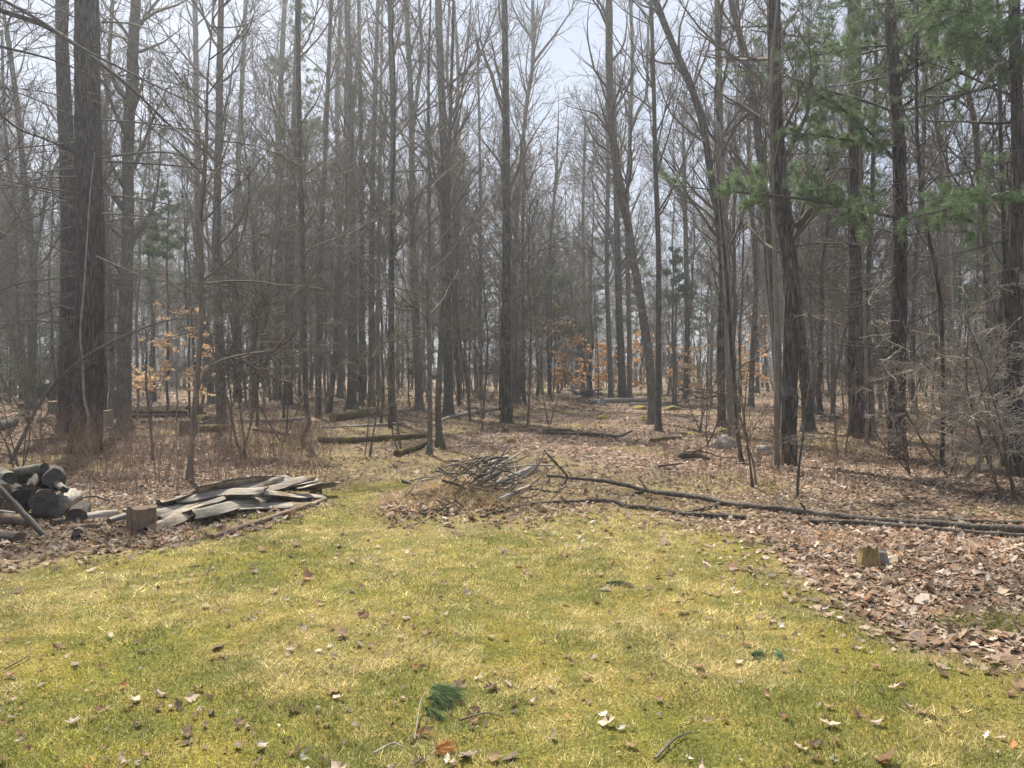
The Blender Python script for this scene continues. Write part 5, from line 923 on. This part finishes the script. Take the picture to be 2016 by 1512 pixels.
# ------------------------------------------------------------------ leaf litter, grass, small things on the lawn
LC = np.array([(.27, .195, .14), (.19, .13, .092), (.36, .285, .225), (.44, .375, .315), (.12, .075, .05), (.29, .175, .105), (.23, .175, .14), (.38, .30, .23), (.16, .115, .085)])*.88
def scatter_leaves(g, rng, x, y, size, lift, tilt, oct_=False, bright=1.0, curly=False):
    """curled leaves: six-point blades folded along the midrib"""
    N = len(x); z = hgt(x, y)+lift; yaw = rng.uniform(0, 2*math.pi, N); tl = rng.normal(0, tilt, (N, 2)); s = size*np.exp(rng.normal(0, .32, N)); fold = rng.uniform(-.5, .9, N); curl = rng.uniform(-.5, 1.1, N)
    if curly: fold = rng.uniform(.45, 1.1, N)*rng.choice([-1, 1, 1], N); curl = rng.uniform(.4, 1.5, N)
    if oct_:
        T0 = np.array([(-.55, 0), (-.30, .16), (-.12, .36), (.02, .17), (.22, .40), (.30, .15), (.55, .0), (.30, -.15), (.20, -.38), (.0, -.17), (-.14, -.34), (-.30, -.15)]); F0 = [(0, 1, 11), (1, 2, 3), (1, 3, 11), (11, 3, 9), (11, 9, 10), (3, 4, 5), (3, 5, 9), (9, 5, 7), (9, 7, 8), (5, 6, 7)]
    else:
        T0 = np.array([(-.5, 0), (-.1, .30), (.25, .24), (.5, .0), (.22, -.26), (-.12, -.28)]); F0 = [(0, 1, 5), (1, 2, 5), (5, 2, 4), (2, 3, 4)]
    K = len(T0); u, v = T0[:, 0][None], T0[:, 1][None]
    jx = 1+.12*rng.normal(0, 1, (N, K)); w_ = rng.uniform(.7, 1.15, (N, 1))
    lx, ly = u*s[:, None]*jx, v*s[:, None]*w_*jx; lz = (np.abs(v)*fold[:, None]+(u**2)*curl[:, None])*s[:, None]+.03*s[:, None]*rng.normal(0, 1, (N, K))
    lz = lz-lz.min(1, keepdims=True)*.8; lz += tl[:, :1]*lx+tl[:, 1:]*ly
    c, sn = np.cos(yaw)[:, None], np.sin(yaw)[:, None]; V = np.stack([x[:, None]+lx*c-ly*sn, y[:, None]+lx*sn+ly*c, z[:, None]+lz], -1).reshape(-1, 3)
    T = (np.array(F0)[None]+(np.arange(N)*K)[:, None, None]).reshape(-1, 3); cl = LC[rng.integers(0, len(LC), N)]*np.exp(rng.normal(0, .25, (N, 1)))*bright*(1+.35*np.clip(fbm(x*.9, y*.9, 120), -1, 1))[:, None]
    g.add(V, None, T, np.repeat(cl, K, 0))
rng = np.random.default_rng(501); g = Geo()
def wedge(rng, n, d0, d1, m=1.0, k=.70):
    d = np.sqrt(rng.uniform(d0*d0, d1*d1, n)); return rng.uniform(-1, 1, n)*(d*k+m), d
for (n_, d0, d1, sz) in [(66000, 4.5, 13, .052), (36000, 13, 26, .08), (18000, 26, 48, .125), (9000, 48, 80, .19)]:
    x, y = wedge(rng, n_, d0, d1); m_ = 1-lawn_mask(x, y); k = rng.random(n_) < np.clip(np.maximum(m_-.55*meadow_mask(x, y), .22*np.exp(-np.clip(lawn_sd(x, y), 0, 9)/.7)*(x > 0)), 0.0, 1); scatter_leaves(g, rng, x[k], y[k], sz, rng.uniform(0, .02, k.sum()), .3)
# drifts against the log pile, the brush pile and the lawn's right border
for (cx_, cy_, sx, sy, n_) in [(-4.3, 7.6, .9, .5, 1500), (-3.6, 8.1, .9, .5, 1100), (-1.05, 9.0, .8, .35, 1500), (-.5, 9.1, .7, .35, 900), (3.6, 5.6, 1.2, .9, 4200), (4.2, 7.2, 1.5, .7, 2600)]:
    x, y = rng.normal(cx_, sx, n_), rng.normal(cy_, sy, n_); k = lawn_sd(x, y) < .25; scatter_leaves(g, rng, x[k], y[k], .056, rng.uniform(0, .03, k.sum()), .4, True)
# thin scatter of leaves over the lawn
x, y = wedge(rng, 11000, 2.7, 11, 1.2); k = (lawn_mask(x, y) > .4) & (rng.random(11000) < .45+.55*vnoise(x*.8, y*.8, s=91)); scatter_leaves(g, rng, x[k], y[k], (.026)*np.exp(rng.normal(0, .35, k.sum())), np.full(k.sum(), .012), .35, True, .95)
tag(g.obj('fallen_leaves', LEAFM, attr=True, smooth=False), 'dense brown and pinkish litter of dead leaves on the woodland floor', 'leaves', kind='stuff')
# 300 largest leaves on the lawn, one by one
kinds = [('pale grey brown curled dead leaf lying on the mossy lawn', (.36, .29, .23)), ('brown crumpled dead leaf lying on the mossy lawn', (.17, .105, .07)), ('reddish brown lobed oak leaf lying on the mossy lawn', (.30, .13, .06)), ('silvery bleached dead leaf lying on the mossy lawn', (.46, .42, .37)), ('tan folded dead leaf lying on the mossy lawn', (.28, .19, .12))]
lm_ = []
for i in range(20):
    gl = Geo(); LCs = LC; LC = np.array([kinds[i % 5][1]]); r_ = np.random.default_rng(700+i); hg = hgt; hgt = lambda a, b_: np.zeros_like(np.asarray(a, float)); scatter_leaves(gl, r_, np.zeros(1), np.zeros(1), .07, np.zeros(1), .3, True, 1.0, True); hgt = hg; LC = LCs; lm_.append(gl.mesh('fallen_leaf', LEAFM, False, True))
n_ = 0
while n_ < 300:
    d = 2.9+7.0*rng.random()**1.6; x = rng.uniform(-1, 1)*(d*.67+.1)
    if lawn_mask(np.array([x]), np.array([d]))[0] < .6: continue
    i = int(rng.choice(20, p=np.array([.16, .14, .05, .08, .09]*4)/2.08)); o = bpy.data.objects.new('fallen_leaf', lm_[i]); COL.objects.link(o); s = rng.uniform(.35, 1.0); o.location = (x, d, float(hgt(x, d))+.012); o.rotation_euler = (rng.normal(0, .3), rng.normal(0, .3), rng.uniform(0, 6.28)); o.scale = (s,)*3
    wh = ('left' if x/d < -.22 else 'middle' if x/d < .22 else 'right')+(' foreground' if d < 4.4 else ' centre' if d < 6.2 else ' far side')+' of the lawn'
    nm = kinds[i % 5][0].split(' lying')[0]; tag(o, nm+' in the '+wh, 'leaf', nm+' group in the '+wh); n_ += 1

# grass and moss blades
def blades(g, rng, x, y, h, wd, lean, cols):
    N = len(x); z = hgt(x, y)-.004; az = rng.uniform(0, 2*math.pi, N); ln = np.abs(rng.normal(lean, .25, N)); hh = h*np.exp(rng.normal(0, .3, N))
    tip = np.stack([x+np.sin(ln)*np.cos(az)*hh, y+np.sin(ln)*np.sin(az)*hh, z+.004+np.cos(ln)*hh], -1); a2 = rng.uniform(0, math.pi, N); sv = np.stack([np.cos(a2), np.sin(a2), 0*a2], -1)*(wd*.5)[:, None]; b = np.stack([x, y, z], -1)
    g.add(np.stack([b-sv, b+sv, tip], 1).reshape(-1, 3), None, np.arange(3*N).reshape(-1, 3), np.repeat(cols, 3, 0))
rng = np.random.default_rng(601); g = Geo(); n_ = 640000
d = 2.5*np.exp(rng.random(n_)*math.log(12.5/2.5)); x = rng.uniform(-1, 1, n_)*(d*.69+.8); k = rng.random(n_) < lawn_mask(x, d); x, d = x[k], d[k]
pn = fbm(x*.9, d*.9, 21, 4); pm = fbm(x*1.7+9, d*1.7, 31, 3); u = rng.random(len(x))
fine = vnoise(x*9, d*9, s=77); straw = np.clip(.40+.8*pn+.25*fine, .08, .95); isS = u < straw; mossy = (~isS) & (rng.random(len(x)) < np.clip(.48+.9*pm, .03, .95))
cols = np.where(isS[:, None], np.array([.49, .41, .21]), np.where(mossy[:, None], np.where((pn > .1)[:, None], np.array([.41, .28, .055]), np.array([.35, .315, .06])), np.array([.17, .195, .055])))*np.exp(rng.normal(0, .38, (len(x), 1)))*(1+.42*fine[:, None])
h = np.where(isS, .032, np.where(mossy, .013, .022))*(1+.35*vnoise(x*3, d*3, s=8)+.3*fine); blades(g, rng, x, d, h, (.003*(d/4)**.9+.0008)*rng.uniform(.6, 1.5, len(x)), np.where(isS, 1.05, .6), cols)
tag(g.obj('lawn_grass', GRASS, attr=True, smooth=False), 'short yellow green lawn of moss and straw coloured grass', 'grass', kind='stuff')
g = Geo(); n_ = 130000; d = 8*np.exp(rng.random(n_)*math.log(34/8)); x = rng.uniform(-1, 1, n_)*(d*.69+.8); k = (rng.random(n_) < meadow_mask(x, d)*.8) & (rng.random(n_) > lawn_mask(x, d)); x, d = x[k], d[k]
cols = np.where(rng.random((len(x), 1)) < .7, np.array([.46, .36, .19]), np.array([.21, .22, .06]))*np.exp(rng.normal(0, .2, (len(x), 1))); blades(g, rng, x, d, .07*np.ones(len(x)), .004*(d/9)**.9, .8*np.ones(len(x)), cols)
# straw heap below the brush pile
n_ = 9000; x, d = rng.normal(-.75, .42, n_), rng.normal(9.05, .22, n_); blades(g, rng, x, d, .11*np.ones(n_), .006*np.ones(n_), 1.0*np.ones(n_), np.array([.46, .35, .20])*np.exp(rng.normal(0, .25, (n_, 1))))
n_ = 450; x, d = rng.normal(3.0, .3, n_), rng.normal(7.4, .15, n_); blades(g, rng, x, d, .16*np.ones(n_), .005*np.ones(n_), .8*np.ones(n_), np.array([.34, .22, .13])*np.exp(rng.normal(0, .25, (n_, 1))))
n_ = 1200; x, d = rng.normal(2.6, .25, n_), rng.normal(4.9, .12, n_); x += .55; blades(g, rng, x, d, .09*np.ones(n_), .004*np.ones(n_), .7*np.ones(n_), np.array([.20, .22, .06])*np.exp(rng.normal(0, .25, (n_, 1))))
tag(g.obj('dry_grass', GRASS, attr=True, smooth=False), 'dry straw coloured grass in patches among the leaf litter', 'grass', kind='stuff')
# reddish dry stems behind the log pile
g = Geo(); rng = np.random.default_rng(611); n_ = 900; px = np.r_[rng.uniform(60, 640, 620), rng.uniform(1300, 2016, 280)]; d = np.r_[rng.uniform(9.6, 17, 620), rng.uniform(10.5, 17, 280)]; x = (px-CX)/F*d; k = lawn_sd(x, d) < -.3; x, d = x[k], d[k]; n_ = len(x)
Ln = rng.uniform(.3, 1.25, n_); P1, R1_ = grow(rng, np.stack([x, d, hgt(x, d)-.02], -1), nrm(np.stack([rng.normal(0, .25, n_), rng.normal(0, .25, n_), np.ones(n_)], -1)), Ln, np.full(n_, .0042), .0022, 5, .09, .03); tubes(g, P1, R1_, 3)
p, dd, ln, r = spawn(rng, P1, R1_, Ln, n_*4, .25, 1, .4, .9, .2, .45, .7, .0024); P2, R2_ = grow(rng, p, dd, ln, r, .0018, 3, .12, .05); tubes(g, P2, R2_, 3)
tag(g.obj('undergrowth', simple('dry_stem', (.14, .085, .06), (.30, .20, .15), 4, bump=.1)), 'thin reddish brown dry stems standing in the leaf litter', 'undergrowth', kind='stuff')

# pine sprigs on the lawn
def sprig(pts, tufts, label, col, seed, K=60, name='pine_sprig'):
    rng = np.random.default_rng(seed); P = np.array([gpx(x, y)+np.array([0, 0, h]) for x, y, h in pts]); o0 = P[0].copy(); root = empty(name, o0, label, 'pine sprig'); q = spline(P-o0, 20); g = Geo(); tubes(g, q, np.linspace(.004, .002, 20), 6); g.obj('twig', TWIGP, root); g = Geo()
    for (x, y, x2, y2, nn, hh) in tufts:
        a = gpx(x, y)+np.array([0, 0, hh]); b_ = gpx(x2, y2)+np.array([0, 0, hh*.6]); dv = b_-a; L_ = np.linalg.norm(dv); pp = np.repeat((a-o0)[None], 5, 0)+np.outer(np.linspace(0, .35, 5), dv); needles(g, rng, pp, np.repeat(nrm(dv)[None], 5, 0), nn, L_*.75, .0022, spread=.24, cols=col)
    g.obj('needles', NEEDLE, root, attr=True, smooth=False)
sprig([(816, 1462, .015), (822, 1430, .03), (829, 1399, .05), (842, 1382, .06), (860, 1369, .05)], [(858, 1369, 926, 1388, 60, .06), (848, 1378, 905, 1400, 60, .06), (845, 1382, 880, 1402, 45, .05), (835, 1404, 890, 1424, 40, .03), (850, 1376, 915, 1372, 45, .06), (838, 1396, 872, 1378, 30, .05)], 'green pine sprig lying on the lawn in the foreground', (.10, .16, .065), 1)
sprig([(812, 1452, .01), (820, 1454, .012), (828, 1453, .015)], [(824, 1453, 864, 1455, 50, .015), (824, 1452, 860, 1449, 30, .015)], 'yellowed needle tuft at the base of the foreground pine sprig', (.36, .27, .10), 2)
sprig([(848, 1490, .01), (856, 1486, .012), (862, 1482, .02)], [(858, 1486, 892, 1466, 80, .03), (858, 1487, 896, 1478, 80, .02), (856, 1489, 886, 1488, 50, .02)], 'orange brown dead needle tuft below the foreground pine sprig', (.50, .25, .09), 3)
sprig([(1472, 1300, .01), (1480, 1296, .02)], [(1478, 1298, 1508, 1290, 40, .03), (1480, 1296, 1500, 1304, 30, .02)], 'small bluish pine sprig on the right part of the lawn', (.08, .15, .08), 4)
sprig([(1528, 1286, .01), (1532, 1292, .02)], [(1530, 1288, 1542, 1306, 30, .03)], 'tiny pine needle tuft right of the bluish sprig', (.08, .15, .08), 5)
sprig([(1180, 1155, .01), (1196, 1154, .02)], [(1192, 1154, 1240, 1152, 50, .03)], 'dark green pine sprig in the middle of the lawn', (.06, .11, .05), 6)
for i, (a, b_, la) in enumerate([((1290, 1500), (1360, 1448), 'dark curved twig at the bottom of the lawn right of centre'), ((905, 1424), (990, 1418), 'short thin twig on the lawn right of the green sprig'), ((735, 1490), (790, 1476), 'pale bark strip on the lawn left of the orange needles'), ((1690, 1130), (1890, 1112), 'thin dark twig on the leaves right of the small stump'), ((10, 1322), (60, 1290), 'thin twig on the lawn at the left edge')]):
    A = gpx(*a); B = gpx(*b_); M = (A+B)/2+np.array([.02, .05, .02]); g = Geo(); q = spline(np.array([A+[0, 0, .015], M, B+[0, 0, .015]]), 14); tubes(g, q-A, np.linspace(.006, .003, 14), 6, cap=True); tag(g.obj('twig', [TWIGD, TWIG, WOODGREY, TWIGD, TWIG][i], loc=A), la, 'twig')

# ------------------------------------------------------------------ haze: even, pale air round everything
g = Geo(); V = np.array([[x, y, z] for x in (-460, 460) for y in (-12, 450) for z in (-1.6, 34)]); g.add(V, [[0, 1, 3, 2], [4, 6, 7, 5], [0, 4, 5, 1], [2, 3, 7, 6], [0, 2, 6, 4], [1, 5, 7, 3]])
m, n, N = mat('haze_air'); out = N('OutputMaterial'); pv = N('VolumePrincipled'); pv.inputs['Color'].default_value = (.86, .93, 1, 1); pv.inputs['Density'].default_value = 0.0018; pv.inputs['Anisotropy'].default_value = 0.55
n.links.new(pv.outputs[0], out.inputs['Volume']); tag(g.obj('haze', m, smooth=False), 'thin pale haze in the woods', kind='stuff')
